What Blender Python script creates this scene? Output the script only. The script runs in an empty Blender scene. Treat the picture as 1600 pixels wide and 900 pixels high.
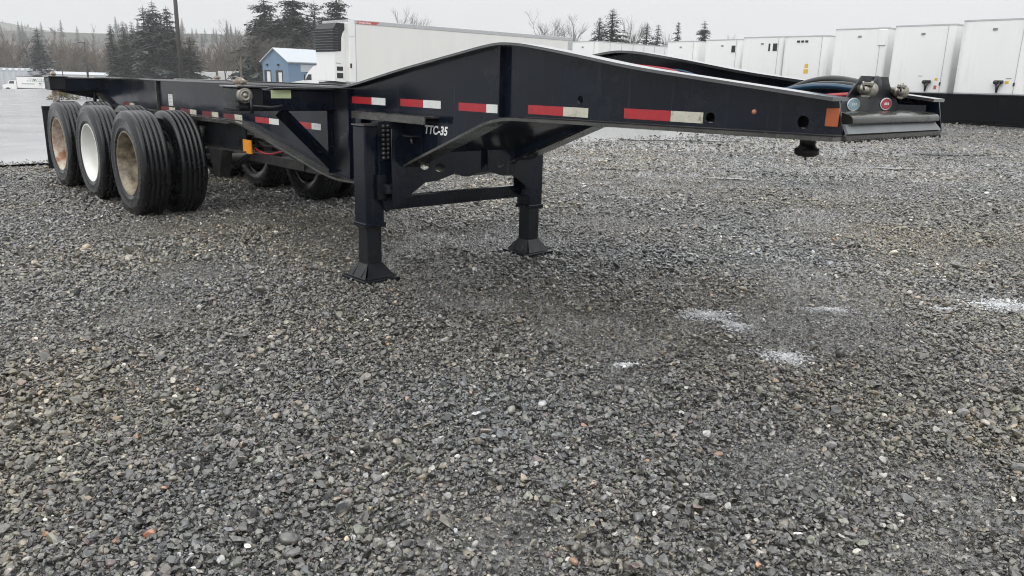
import bpy, bmesh, math, random
import numpy as np
from mathutils import Vector, Matrix
R = math.radians
sc = bpy.context.scene
col = sc.collection

# ------------------------------------------------------------------ camera
cd = bpy.data.cameras.new('camera'); cam = bpy.data.objects.new('camera', cd); col.objects.link(cam)
cd.sensor_width = 36.0; cd.lens = 36.0 * 1226.37 / 1600.0
cd.clip_start = 0.05; cd.clip_end = 6000
cam.location = (0, 0, 1.3315)
_p, _r = 0.2565, 0.0263
_F = Vector((0, math.cos(_p), -math.sin(_p))); _X = Vector((1, 0, 0)); _U = _X.cross(_F)
_RX = math.cos(_r) * _X + math.sin(_r) * _U; _UP = -math.sin(_r) * _X + math.cos(_r) * _U
cam.rotation_euler = Matrix((_RX, _UP, -_F)).transposed().to_euler()
sc.camera = cam

# ------------------------------------------------------------------ overcast sky
w = bpy.data.worlds.new('World'); sc.world = w; w.use_nodes = True
nt = w.node_tree; N = nt.nodes; N.clear()
out = N.new('ShaderNodeOutputWorld'); bg = N.new('ShaderNodeBackground'); bg.inputs[1].default_value = 0.1
SUN_EL, SUN_AZ = R(52), R(200)
sky = N.new('ShaderNodeTexSky'); sky.sky_type = 'NISHITA'; sky.sun_disc = False
sky.sun_elevation = SUN_EL; sky.sun_rotation = SUN_AZ; sky.air_density = 1.0; sky.dust_density = 6.0; sky.ozone_density = 1.0
hs = N.new('ShaderNodeHueSaturation'); hs.inputs['Saturation'].default_value = 0.12
# cloud deck over the clear sky: the usual overcast law, three times brighter overhead than at the horizon
tc = N.new('ShaderNodeTexCoord'); sp = N.new('ShaderNodeSeparateXYZ')
mx = N.new('ShaderNodeMath'); mx.operation = 'MAXIMUM'; mx.inputs[1].default_value = 0.0
ml = N.new('ShaderNodeMath'); ml.operation = 'MULTIPLY_ADD'; ml.inputs[1].default_value = 2.0; ml.inputs[2].default_value = 1.0
cn = N.new('ShaderNodeTexNoise'); cn.inputs['Scale'].default_value = 2.2; cn.inputs['Detail'].default_value = 4
cmr = N.new('ShaderNodeMapRange'); cmr.inputs[3].default_value = 0.94; cmr.inputs[4].default_value = 1.06
cm = N.new('ShaderNodeMath'); cm.operation = 'MULTIPLY'
deck = N.new('ShaderNodeVectorMath'); deck.operation = 'SCALE'; deck.inputs[0].default_value = (7.10, 7.20, 7.30)
mixs = N.new('ShaderNodeMix'); mixs.data_type = 'RGBA'; mixs.inputs[0].default_value = 0.92
K = nt.links.new
K(tc.outputs['Generated'], sp.inputs[0]); K(sp.outputs['Z'], mx.inputs[0]); K(mx.outputs[0], ml.inputs[0])
K(tc.outputs['Generated'], cn.inputs['Vector']); K(cn.outputs['Fac'], cmr.inputs[0])
K(ml.outputs[0], cm.inputs[0]); K(cmr.outputs[0], cm.inputs[1]); K(cm.outputs[0], deck.inputs['Scale'])
K(sky.outputs[0], hs.inputs['Color']); K(hs.outputs[0], mixs.inputs[6]); K(deck.outputs[0], mixs.inputs[7])
K(mixs.outputs[2], bg.inputs[0]); K(bg.outputs[0], out.inputs[0])

sl = bpy.data.lights.new('sun', 'SUN'); so = bpy.data.objects.new('sun', sl); col.objects.link(so)
sl.energy = 1.3; sl.angle = R(60); sl.color = (1.0, 0.98, 0.95)
_sd = Vector((math.sin(SUN_AZ) * math.cos(SUN_EL), math.cos(SUN_AZ) * math.cos(SUN_EL), math.sin(SUN_EL)))
so.rotation_euler = _sd.to_track_quat('Z', 'Y').to_euler(); so.location = (0, 0, 30)
vs = sc.view_settings; vs.view_transform = 'Standard'; vs.look = 'None'; vs.gamma = 1.0; vs.exposure = 0.0; vs.use_curve_mapping = False
sc.render.engine = 'CYCLES'
cy = sc.cycles; cy.use_denoising = True; cy.denoiser = 'OPENIMAGEDENOISE'; cy.max_bounces = 6; cy.volume_bounces = 1
cy.diffuse_bounces = 3; cy.glossy_bounces = 4; cy.transmission_bounces = 4; cy.transparent_max_bounces = 6
cy.sample_clamp_indirect = 6.0; cy.pixel_filter_type = 'BLACKMAN_HARRIS'; cy.filter_width = 1.05

# ------------------------------------------------------------------ helpers
def tag(o, label=None, cat=None, group=None, kind=None):
    if label: o['label'] = label
    if cat: o['category'] = cat
    if group: o['group'] = group
    if kind: o['kind'] = kind
    return o
def empty(name, loc, rz=0.0):
    o = bpy.data.objects.new(name, None); col.objects.link(o); o.location = loc; o.rotation_euler = (0, 0, rz)
    o.empty_display_size = 0.3
    return o
def link(name, me, parent=None):
    o = bpy.data.objects.new(name, me); col.objects.link(o)
    if parent: o.parent = parent
    return o
def copy_tree(o, parent=None):
    c = o.copy(); col.objects.link(c)
    if parent: c.parent = parent
    for ch in list(o.children): copy_tree(ch, c)
    return c

class MB:
    def __init__(s): s.v = []; s.f = []; s.sm = []
    def add(s, v, f, smooth=False):
        n = len(s.v); s.v += [tuple(p) for p in v]; s.f += [tuple(i + n for i in q) for q in f]; s.sm += [smooth] * len(f); return s
    def box(s, a, b, ch=0.0):
        x0, y0, z0 = [min(p, q) for p, q in zip(a, b)]; x1, y1, z1 = [max(p, q) for p, q in zip(a, b)]
        if ch <= 0:
            v = [(x0,y0,z0),(x1,y0,z0),(x1,y1,z0),(x0,y1,z0),(x0,y0,z1),(x1,y0,z1),(x1,y1,z1),(x0,y1,z1)]
            return s.add(v, [(0,3,2,1),(4,5,6,7),(0,1,5,4),(1,2,6,5),(2,3,7,6),(3,0,4,7)])
        bm = bmesh.new(); bmesh.ops.create_cube(bm, size=1.0)
        bmesh.ops.scale(bm, vec=(x1-x0, y1-y0, z1-z0), verts=bm.verts)
        bmesh.ops.translate(bm, vec=((x0+x1)/2, (y0+y1)/2, (z0+z1)/2), verts=bm.verts)
        bmesh.ops.bevel(bm, geom=list(bm.edges), offset=ch, segments=1, affect='EDGES')
        bm.verts.index_update(); v = [tuple(q.co) for q in bm.verts]; f = [[q.index for q in p.verts] for p in bm.faces]; bm.free()
        return s.add(v, f)
    def obox(s, c, size, m):                      # box turned by a 3x3 matrix
        c = Vector(c); v = []
        for dx, dy, dz in ((-1,-1,-1),(1,-1,-1),(1,1,-1),(-1,1,-1),(-1,-1,1),(1,-1,1),(1,1,1),(-1,1,1)):
            v.append(c + m @ Vector((dx*size[0]/2, dy*size[1]/2, dz*size[2]/2)))
        return s.add(v, [(0,3,2,1),(4,5,6,7),(0,1,5,4),(1,2,6,5),(2,3,7,6),(3,0,4,7)])
    def bar(s, a, b, wid, thk, up=(0,0,1)):       # rectangular bar from a to b
        a, b = Vector(a), Vector(b); d = (b - a).normalized(); u = Vector(up); sd = d.cross(u)
        if sd.length < 1e-4: sd = d.cross(Vector((1,0,0)))
        sd.normalize(); u = sd.cross(d)
        return s.obox((a + b) / 2, ((b - a).length, wid, thk), Matrix((d, sd, u)).transposed())
    def tube(s, pts, r, n=8, cap=True):
        pts = [Vector(p) for p in pts]; rs = r if isinstance(r, (list, tuple)) else [r] * len(pts)
        v = []; f = []; prev = None
        for i, p in enumerate(pts):
            d = (pts[min(i+1, len(pts)-1)] - pts[max(i-1, 0)]).normalized()
            if prev is None:
                a = d.orthogonal().normalized()
            else:
                a = (prev - d * prev.dot(d)); a = a.normalized() if a.length > 1e-6 else d.orthogonal().normalized()
            prev = a; b = d.cross(a)
            for k in range(n):
                t = 2 * math.pi * k / n; v.append(p + (a * math.cos(t) + b * math.sin(t)) * rs[i])
        for i in range(len(pts) - 1):
            for k in range(n):
                f.append((i*n+k, i*n+(k+1) % n, (i+1)*n+(k+1) % n, (i+1)*n+k))
        s.add(v, f, True)
        if cap:
            m = len(s.v) - len(v)
            s.f += [tuple(m + k for k in reversed(range(n))), tuple(m + (len(pts)-1)*n + k for k in range(n))]; s.sm += [False, False]
        return s
    def lathe(s, prof, c, axis, n=48, smooth=True):   # prof: list of (radius, along)
        c = Vector(c); ax = Vector(axis).normalized(); a = ax.orthogonal().normalized(); b = ax.cross(a)
        v = []; f = []
        for rr, h in prof:
            for k in range(n):
                t = 2*math.pi*k/n; v.append(c + ax*h + (a*math.cos(t) + b*math.sin(t))*rr)
        for i in range(len(prof)-1):
            for k in range(n):
                f.append((i*n+k, i*n+(k+1) % n, (i+1)*n+(k+1) % n, (i+1)*n+k))
        return s.add(v, f, smooth)
    def prism(s, poly, fn):                       # poly in 2D, fn(u, v, side) -> 3D, side 0/1 ; convex or simple polygon
        n = len(poly); v = [fn(u, q, 0) for u, q in poly] + [fn(u, q, 1) for u, q in poly]
        f = [tuple(reversed(range(n))), tuple(range(n, 2*n))] + [(i, (i+1) % n, n+(i+1) % n, n+i) for i in range(n)]
        return s.add(v, f)
    def build(s, name, mat, parent=None, recalc=True):
        me = bpy.data.meshes.new(name); me.from_pydata(s.v, [], s.f); me.materials.append(mat)
        me.polygons.foreach_set('use_smooth', s.sm)
        if recalc:
            bm = bmesh.new(); bm.from_mesh(me); bmesh.ops.recalc_face_normals(bm, faces=bm.faces); bm.to_mesh(me); bm.free()
        me.update()
        return link(name, me, parent)

def plate(name, outline, holes, thick, place, mat, parent):
    """flat plate with real holes: 2D outline and holes filled, place(u, v, w) -> local point"""
    cu = bpy.data.curves.new('plate', 'CURVE'); cu.dimensions = '2D'; cu.fill_mode = 'BOTH'; cu.extrude = thick / 2
    for loop in [outline] + holes:
        sp_ = cu.splines.new('POLY'); sp_.points.add(len(loop) - 1); sp_.use_cyclic_u = True
        for q, (u, v) in zip(sp_.points, loop): q.co = (u, v, 0, 1)
    ob = bpy.data.objects.new('plate', cu); col.objects.link(ob)
    bpy.context.view_layer.update()
    me = bpy.data.meshes.new_from_object(ob.evaluated_get(bpy.context.evaluated_depsgraph_get()))
    bpy.data.objects.remove(ob); bpy.data.curves.remove(cu)
    for q in me.vertices: q.co = place(*q.co)
    bm = bmesh.new(); bm.from_mesh(me); bmesh.ops.remove_doubles(bm, verts=bm.verts, dist=1e-5); bmesh.ops.recalc_face_normals(bm, faces=bm.faces); bm.to_mesh(me); bm.free()
    me.name = name; me.materials.clear(); me.materials.append(mat)
    return link(name, me, parent)
def ring(cx, cy_, r, n=20, ry=None): return [(cx + r*math.cos(2*math.pi*k/n), cy_ + (ry or r)*math.sin(2*math.pi*k/n)) for k in range(n)]

def text_mesh(name, body, size, place, mat, parent, sx=1.0, shear=0.0, bold=0.0, space=1.0):
    cu = bpy.data.curves.new('txt', 'FONT'); cu.body = body; cu.size = size; cu.shear = shear; cu.offset = bold; cu.extrude = 0.0006; cu.space_character = space
    ob = bpy.data.objects.new('txt', cu); col.objects.link(ob); bpy.context.view_layer.update()
    me = bpy.data.meshes.new_from_object(ob.evaluated_get(bpy.context.evaluated_depsgraph_get()))
    bpy.data.objects.remove(ob); bpy.data.curves.remove(cu)
    for q in me.vertices: q.co = place(q.co.x * sx, q.co.y, q.co.z)
    me.name = name; me.materials.clear(); me.materials.append(mat)
    return link(name, me, parent)

# ------------------------------------------------------------------ materials
def mat(name, color, rough=0.5, metal=0.0, var=0.0, vscale=4.0, bump=0.0, bscale=60.0, rvar=0.0, col2=None, c2scale=3.0, c2lo=0.5, c2hi=0.65, coat=0.0, spec=0.5, stretch=None):
    m = bpy.data.materials.new(name); m.use_nodes = True; t = m.node_tree; b = t.nodes['Principled BSDF']
    b.inputs['Roughness'].default_value = rough; b.inputs['Metallic'].default_value = metal
    b.inputs['Coat Weight'].default_value = coat; b.inputs['Coat Roughness'].default_value = 0.12
    b.inputs['Specular IOR Level'].default_value = spec
    b.inputs['Base Color'].default_value = (*color, 1)
    tcn = t.nodes.new('ShaderNodeTexCoord'); vec = tcn.outputs['Object']
    if stretch:
        mp = t.nodes.new('ShaderNodeMapping'); mp.inputs['Scale'].default_value = stretch; t.links.new(vec, mp.inputs[0]); vec = mp.outputs[0]
    last = None
    if var > 0:
        n = t.nodes.new('ShaderNodeTexNoise'); n.inputs['Scale'].default_value = vscale; n.inputs['Detail'].default_value = 6; n.inputs['Roughness'].default_value = 0.65
        t.links.new(vec, n.inputs['Vector'])
        rp = t.nodes.new('ShaderNodeMapRange'); rp.inputs[1].default_value = 0.3; rp.inputs[2].default_value = 0.7; rp.inputs[3].default_value = 1 - var; rp.inputs[4].default_value = 1 + var
        t.links.new(n.outputs['Fac'], rp.inputs[0])
        sc_ = t.nodes.new('ShaderNodeVectorMath'); sc_.operation = 'SCALE'; sc_.inputs[0].default_value = color
        t.links.new(rp.outputs[0], sc_.inputs['Scale']); last = sc_.outputs[0]
    if col2:
        n = t.nodes.new('ShaderNodeTexNoise'); n.inputs['Scale'].default_value = c2scale; n.inputs['Detail'].default_value = 8; n.inputs['Roughness'].default_value = 0.7
        t.links.new(vec, n.inputs['Vector'])
        rp = t.nodes.new('ShaderNodeMapRange'); rp.inputs[1].default_value = c2lo; rp.inputs[2].default_value = c2hi
        t.links.new(n.outputs['Fac'], rp.inputs[0])
        mi = t.nodes.new('ShaderNodeMix'); mi.data_type = 'RGBA'; mi.inputs[6].default_value = (*color, 1); mi.inputs[7].default_value = (*col2, 1)
        if last: t.links.new(last, mi.inputs[6])
        t.links.new(rp.outputs[0], mi.inputs[0]); last = mi.outputs[2]
    if last: t.links.new(last, b.inputs['Base Color'])
    if rvar > 0:
        n = t.nodes.new('ShaderNodeTexNoise'); n.inputs['Scale'].default_value = vscale * 1.7; n.inputs['Detail'].default_value = 5
        t.links.new(vec, n.inputs['Vector'])
        rp = t.nodes.new('ShaderNodeMapRange'); rp.inputs[1].default_value = 0.3; rp.inputs[2].default_value = 0.7; rp.inputs[3].default_value = max(0.03, rough - rvar); rp.inputs[4].default_value = min(1, rough + rvar)
        t.links.new(n.outputs['Fac'], rp.inputs[0]); t.links.new(rp.outputs[0], b.inputs['Roughness'])
    if bump > 0:
        n = t.nodes.new('ShaderNodeTexNoise'); n.inputs['Scale'].default_value = bscale; n.inputs['Detail'].default_value = 4
        t.links.new(tcn.outputs['Object'], n.inputs['Vector'])
        bp = t.nodes.new('ShaderNodeBump'); bp.inputs['Strength'].default_value = bump; bp.inputs['Distance'].default_value = 0.01
        t.links.new(n.outputs['Fac'], bp.inputs['Height']); t.links.new(bp.outputs[0], b.inputs['Normal'])
    return m

M = {}
M['paint'] = mat('black_paint', (0.0045, 0.0075, 0.0150), 0.18, var=0.35, vscale=2.2, rvar=0.09, bump=0.03, bscale=5.0, col2=(0.020, 0.022, 0.025), c2scale=2.6, c2lo=0.54, c2hi=0.75, spec=0.28)
def weathered_paint(m):
    t = m.node_tree; b = t.nodes['Principled BSDF']; L = t.links.new; tcn = t.nodes.new('ShaderNodeTexCoord')
    mp = t.nodes.new('ShaderNodeMapping'); mp.inputs['Scale'].default_value = (9, 9, 0.7); L(tcn.outputs['Object'], mp.inputs[0])
    n = t.nodes.new('ShaderNodeTexNoise'); n.inputs['Scale'].default_value = 2.2; n.inputs['Detail'].default_value = 5; n.inputs['Roughness'].default_value = .7; L(mp.outputs[0], n.inputs['Vector'])
    rp = t.nodes.new('ShaderNodeMapRange'); rp.inputs[1].default_value = .56; rp.inputs[2].default_value = .74; L(n.outputs['Fac'], rp.inputs[0])
    src = b.inputs['Base Color'].links[0].from_socket; mi = t.nodes.new('ShaderNodeMix'); mi.data_type = 'RGBA'; mi.inputs[7].default_value = (.035, .037, .038, 1)
    mu = t.nodes.new('ShaderNodeMath'); mu.operation = 'MULTIPLY'; mu.inputs[1].default_value = .6; L(rp.outputs[0], mu.inputs[0])
    L(mu.outputs[0], mi.inputs[0]); L(src, mi.inputs[6]); L(mi.outputs[2], b.inputs['Base Color'])
    n2 = t.nodes.new('ShaderNodeTexNoise'); n2.inputs['Scale'].default_value = 1.7; n2.inputs['Detail'].default_value = 2; L(tcn.outputs['Object'], n2.inputs['Vector'])
    ad = t.nodes.new('ShaderNodeMath'); ad.operation = 'MULTIPLY_ADD'; ad.inputs[1].default_value = .04; L(n.outputs['Fac'], ad.inputs[0]); L(n2.outputs['Fac'], ad.inputs[2])
    bp = t.nodes.new('ShaderNodeBump'); bp.inputs['Strength'].default_value = .35; bp.inputs['Distance'].default_value = .03; L(ad.outputs[0], bp.inputs['Height']); L(bp.outputs[0], b.inputs['Normal'])
weathered_paint(M['paint'])
M['paint_dull'] = mat('dull_black_paint', (0.007, 0.0085, 0.012), 0.36, var=0.4, vscale=6, rvar=0.12, bump=0.06, bscale=40, col2=(0.024, 0.023, 0.021), c2scale=7, c2lo=0.52, c2hi=0.72, spec=0.35)
M['flange'] = mat('road_grimed_flange', (0.030, 0.030, 0.029), 0.22, var=0.3, vscale=9, rvar=0.10, bump=0.04, bscale=30, col2=(0.064, 0.061, 0.052), c2scale=5, c2lo=0.42, c2hi=0.66, coat=0.4)
M['wetsteel'] = mat('wet_top_flange', (0.030, 0.031, 0.033), 0.10, var=0.3, vscale=6, rvar=0.05, bump=0.02, bscale=12, spec=0.9, coat=1.0)
M['under'] = mat('grimy_underside_steel', (0.010, 0.010, 0.011), 0.5, var=0.5, vscale=8, bump=0.25, bscale=40, col2=(0.045, 0.040, 0.032), c2scale=9)
M['tyre'] = mat('wet_tyre_rubber', (0.0055, 0.0058, 0.007), 0.24, var=0.3, vscale=9, rvar=0.08, spec=0.38)
M['rim_rust'] = mat('rusty_white_rim', (0.50, 0.45, 0.38), 0.45, var=0.2, vscale=8, bump=0.1, col2=(0.22, 0.085, 0.030), c2scale=5.5, c2lo=0.44, c2hi=0.62)
M['rim_white'] = mat('white_rim', (0.74, 0.74, 0.71), 0.32, var=0.06, vscale=8, col2=(0.45, 0.43, 0.38), c2scale=9, c2lo=0.6, c2hi=0.8)
M['rim_tan'] = mat('grimy_tan_rim', (0.27, 0.225, 0.16), 0.45, var=0.35, vscale=12, bump=0.15, col2=(0.075, 0.058, 0.040), c2scale=8, c2lo=0.42, c2hi=0.62)
M['white'] = mat('white_trailer_skin', (0.80, 0.805, 0.80), 0.30, var=0.03, vscale=1.2, col2=(0.70, 0.70, 0.68), c2scale=2.0, c2lo=0.55, c2hi=0.8, stretch=(1, 1, 0.2))
M['cream'] = mat('cream_trailer_skin', (0.76, 0.755, 0.73), 0.32, var=0.03, vscale=1.2, stretch=(1, 1, 0.2))
M['rail_grey'] = mat('aluminium_rail', (0.52, 0.53, 0.54), 0.35, metal=0.6, var=0.1, vscale=5)
M['grey'] = mat('grey_steel', (0.22, 0.23, 0.24), 0.4, var=0.2, vscale=6)
M['bumper'] = mat('weathered_grey_bumper', (0.13, 0.142, 0.15), 0.45, var=0.18, vscale=9, bump=0.12, bscale=30, col2=(0.09, 0.095, 0.09), c2scale=8, c2lo=0.5, c2hi=0.75)
M['olive'] = mat('mud_filmed_steel', (0.022, 0.023, 0.018), 0.22, var=0.35, vscale=10, rvar=0.12, bump=0.05, bscale=30)
M['red_tape'] = mat('red_reflective_tape', (0.36, 0.020, 0.028), 0.35, var=0.15, vscale=30)
M['white_tape'] = mat('white_reflective_tape', (0.66, 0.68, 0.66), 0.35, var=0.06, vscale=30, col2=(0.40, 0.40, 0.33), c2scale=22, c2lo=0.58, c2hi=0.74)
M['dirty_tape'] = mat('grimed_white_tape', (0.52, 0.51, 0.42), 0.45, var=0.12, vscale=30, col2=(0.20, 0.19, 0.12), c2scale=26, c2lo=0.52, c2hi=0.68)
M['fade_red'] = mat('faded_red_tape', (0.135, 0.018, 0.024), 0.45, var=0.25, vscale=30)
M['orange'] = mat('amber_reflector', (0.34, 0.085, 0.025), 0.30, var=0.15, vscale=60, bump=0.1, bscale=300)
M['amber'] = mat('amber_marker', (0.78, 0.30, 0.035), 0.30, var=0.15, vscale=60)
M['lens'] = mat('clear_amber_lens', (0.48, 0.20, 0.12), 0.2)
M['sticker'] = mat('white_sticker', (0.66, 0.67, 0.65), 0.4, var=0.08, vscale=50)
M['green_sticker'] = mat('pale_green_sticker', (0.50, 0.56, 0.34), 0.4, var=0.08, vscale=40)
M['letter'] = mat('white_lettering', (0.80, 0.80, 0.80), 0.4)
M['hose_blue'] = mat('blue_air_hose', (0.010, 0.045, 0.085), 0.22)
M['hose_red'] = mat('red_air_hose', (0.28, 0.02, 0.028), 0.25)
M['hose_black'] = mat('black_hose', (0.012, 0.012, 0.013), 0.3)
M['cast'] = mat('worn_cast_metal', (0.30, 0.285, 0.25), 0.38, metal=0.75, var=0.3, vscale=30, bump=0.2, bscale=80)
M['rustcast'] = mat('rusted_cast_steel', (0.17, 0.13, 0.10), 0.6, var=0.4, vscale=25, bump=0.3, bscale=70, col2=(0.42, 0.40, 0.36), c2scale=14, c2lo=0.5, c2hi=0.6)
M['oval_blue'] = mat('pale_blue_emblem', (0.22, 0.36, 0.44), 0.35)
M['oval_red'] = mat('red_emblem', (0.40, 0.022, 0.045), 0.35)
M['glass'] = mat('dark_window_glass', (0.012, 0.014, 0.016), 0.06, spec=0.8)
M['dark'] = mat('dark_plastic', (0.016, 0.017, 0.019), 0.45, var=0.2)
M['blue_wall'] = mat('blue_metal_siding', (0.135, 0.215, 0.31), 0.5, var=0.08, vscale=3)
M['roof'] = mat('pale_metal_roof', (0.44, 0.475, 0.51), 0.4, var=0.05)
M['bin'] = mat('blue_bin_paint', (0.05, 0.11, 0.22), 0.45, var=0.2, vscale=3)
M['pole'] = mat('weathered_wood_pole', (0.050, 0.046, 0.042), 0.7, var=0.2, vscale=3, stretch=(4, 4, 0.3))
M['bark'] = mat('conifer_bark', (0.060, 0.050, 0.042), 0.85, var=0.3, vscale=3)
M['bare'] = mat('bare_winter_bark', (0.110, 0.098, 0.082), 0.85, var=0.25, vscale=2)
M['woods'] = mat('winter_wood_bark', (0.105, 0.086, 0.068), 0.85, var=0.3, vscale=0.6, col2=(0.13, 0.092, 0.058), c2scale=0.06, c2lo=0.45, c2hi=0.6)
M['slush'] = mat('grainy_slush', (0.66, 0.67, 0.68), 0.5, var=0.08, vscale=90, bump=0.5, bscale=220)
M['yellow'] = mat('yellow_decal', (0.70, 0.44, 0.035), 0.4, var=0.1, vscale=40)
M['reddec'] = mat('red_decal', (0.50, 0.10, 0.09), 0.4)
M['mud'] = mat('wet_clinging_mud', (0.030, 0.028, 0.022), 0.3, var=0.4, vscale=30, bump=0.4, bscale=90)
M['slat'] = mat('dark_grille_slat', (0.075, 0.08, 0.085), 0.35)
M['band'] = mat('wet_black_steel', (0.002, 0.003, 0.005), 0.6, var=0.4, vscale=1.3, rvar=0.12, bump=0.05, bscale=5, spec=0.03)

def foliage(name, c1, c2, c3):
    m = bpy.data.materials.new(name); m.use_nodes = True; t = m.node_tree; b = t.nodes['Principled BSDF']
    b.inputs['Roughness'].default_value = 0.6
    g = t.nodes.new('ShaderNodeNewGeometry'); cr = t.nodes.new('ShaderNodeValToRGB')
    cr.color_ramp.elements[0].color = (*c1, 1); cr.color_ramp.elements[1].color = (*c3, 1)
    e = cr.color_ramp.elements.new(0.55); e.color = (*c2, 1)
    t.links.new(g.outputs['Random Per Island'], cr.inputs[0]); t.links.new(cr.outputs[0], b.inputs['Base Color'])
    return m
M['needles'] = foliage('fir_needles', (0.016, 0.026, 0.022), (0.028, 0.042, 0.034), (0.055, 0.068, 0.050))
M['cedar'] = foliage('cedar_sprays', (0.026, 0.034, 0.026), (0.045, 0.056, 0.040), (0.075, 0.078, 0.052))
M['shrub'] = foliage('autumn_shrub_leaves', (0.075, 0.085, 0.030), (0.14, 0.15, 0.045), (0.26, 0.13, 0.035))

# ------------------------------------------------------------------ terrain
def hgt(x, y):
    d = np.sqrt(x*x + y*y); u = np.clip(x / np.maximum(np.abs(y), 1e-3), -0.72, 0.72)
    u = np.where(y < 0, 0.0, u)
    k = np.where(u < 0, 0.030, 0.016)
    return k * u * np.clip(d - 15, 0, 300)
def hz(x, y): return float(hgt(np.float64(x), np.float64(y)))

rs = np.random.RandomState(5)
def vnoise(x, y, seed, scale):
    r = np.random.RandomState(seed).rand(97, 89)
    u, v = x*scale, y*scale; i, j = np.floor(u).astype(int), np.floor(v).astype(int); a, b = u-i, v-j
    a = a*a*(3-2*a); b = b*b*(3-2*b)
    g = lambda p, q: r[p % 97, q % 89]
    return g(i,j)*(1-a)*(1-b) + g(i+1,j)*a*(1-b) + g(i,j+1)*(1-a)*b + g(i+1,j+1)*a*b
def fbm(x, y, seed, scale): return 0.5*vnoise(x,y,seed,scale) + 0.3*vnoise(x,y,seed+1,scale*2.1) + 0.2*vnoise(x,y,seed+2,scale*4.3)

def np_mesh(name, verts, faces, nper, mats, smooth=False):
    me = bpy.data.meshes.new(name); nf = len(faces)
    me.vertices.add(len(verts)); me.vertices.foreach_set('co', np.asarray(verts, np.float32).ravel())
    me.loops.add(nf*nper); me.loops.foreach_set('vertex_index', np.asarray(faces, np.int32).ravel())
    me.polygons.add(nf); me.polygons.foreach_set('loop_start', np.arange(0, nf*nper, nper, dtype=np.int32))
    me.polygons.foreach_set('loop_total', np.full(nf, nper, np.int32))
    me.polygons.foreach_set('use_smooth', np.full(nf, smooth))
    for m in mats: me.materials.append(m)
    me.update(calc_edges=True); me.validate()
    return me

# gravel yard: one sheet to the horizon
rad = np.concatenate([np.linspace(0.05, 12, 60), np.geomspace(12.4, 3500, 90)])
na = 180; ang = np.linspace(0, 2*np.pi, na, endpoint=False)
gx = (rad[:, None]*np.sin(ang)[None]).ravel(); gy = (rad[:, None]*np.cos(ang)[None]).ravel()
gz = hgt(gx, gy) - 0.006 + np.where(np.hypot(gx, gy) < 14, 0.018*(fbm(gx, gy, 31, 0.7) - 0.5), 0)
ii, jj = np.meshgrid(np.arange(len(rad)-1), np.arange(na), indexing='ij')
q0 = (ii*na+jj).ravel(); q1 = (ii*na+(jj+1) % na).ravel()
gf = np.stack([q0, q1, q1+na, q0+na], 1)[:, ::-1]

def ground_material():
    m = bpy.data.materials.new('crushed_gravel_bed'); m.use_nodes = True; t = m.node_tree; b = t.nodes['Principled BSDF']; L = t.links.new
    tcn = t.nodes.new('ShaderNodeTexCoord'); P = tcn.outputs['Object']
    vo = t.nodes.new('ShaderNodeTexVoronoi'); vo.inputs['Scale'].default_value = 42; vo.inputs['Randomness'].default_value = 1.0
    vo2 = t.nodes.new('ShaderNodeTexVoronoi'); vo2.inputs['Scale'].default_value = 150
    for q in (vo, vo2): L(P, q.inputs['Vector'])
    sep = t.nodes.new('ShaderNodeSeparateColor'); L(vo.outputs['Color'], sep.inputs[0])
    cr = t.nodes.new('ShaderNodeValToRGB'); E_ = cr.color_ramp.elements
    E_[0].position = 0.0; E_[0].color = (0.040, 0.041, 0.041, 1); E_[1].position = 1.0; E_[1].color = (0.42, 0.41, 0.39, 1)
    for p, c in ((0.45, (0.105, 0.106, 0.102)), (0.75, (0.175, 0.173, 0.163)), (0.9, (0.24, 0.225, 0.20))):
        e = E_.new(p); e.color = (*c, 1)
    L(sep.outputs[0], cr.inputs[0])
    n = t.nodes.new('ShaderNodeTexNoise'); n.inputs['Scale'].default_value = 0.55; n.inputs['Detail'].default_value = 5; L(P, n.inputs['Vector'])
    rp = t.nodes.new('ShaderNodeMapRange'); rp.inputs[1].default_value = 0.3; rp.inputs[2].default_value = 0.7; rp.inputs[3].default_value = 0.72; rp.inputs[4].default_value = 1.22
    L(n.outputs['Fac'], rp.inputs[0])
    vm = t.nodes.new('ShaderNodeVectorMath'); vm.operation = 'SCALE'; L(cr.outputs[0], vm.inputs[0]); L(rp.outputs[0], vm.inputs['Scale'])
    L(vm.outputs[0], b.inputs['Base Color'])
    b.inputs['Roughness'].default_value = 0.30; b.inputs['Specular IOR Level'].default_value = 0.7; b.inputs['Coat Weight'].default_value = 0.8; b.inputs['Coat Roughness'].default_value = 0.14
    ad = t.nodes.new('ShaderNodeMath'); ad.operation = 'MULTIPLY_ADD'; ad.inputs[1].default_value = 0.35
    L(vo2.outputs['Distance'], ad.inputs[0]); L(vo.outputs['Distance'], ad.inputs[2])
    bp = t.nodes.new('ShaderNodeBump'); bp.invert = True; bp.inputs['Strength'].default_value = 0.9; bp.inputs['Distance'].default_value = 0.018
    L(ad.outputs[0], bp.inputs['Height']); L(bp.outputs[0], b.inputs['Normal'])
    return m
ground = link('ground', np_mesh('ground', np.stack([gx, gy, gz], 1), gf, 4, [ground_material()], True)); tag(ground, kind='structure')

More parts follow.
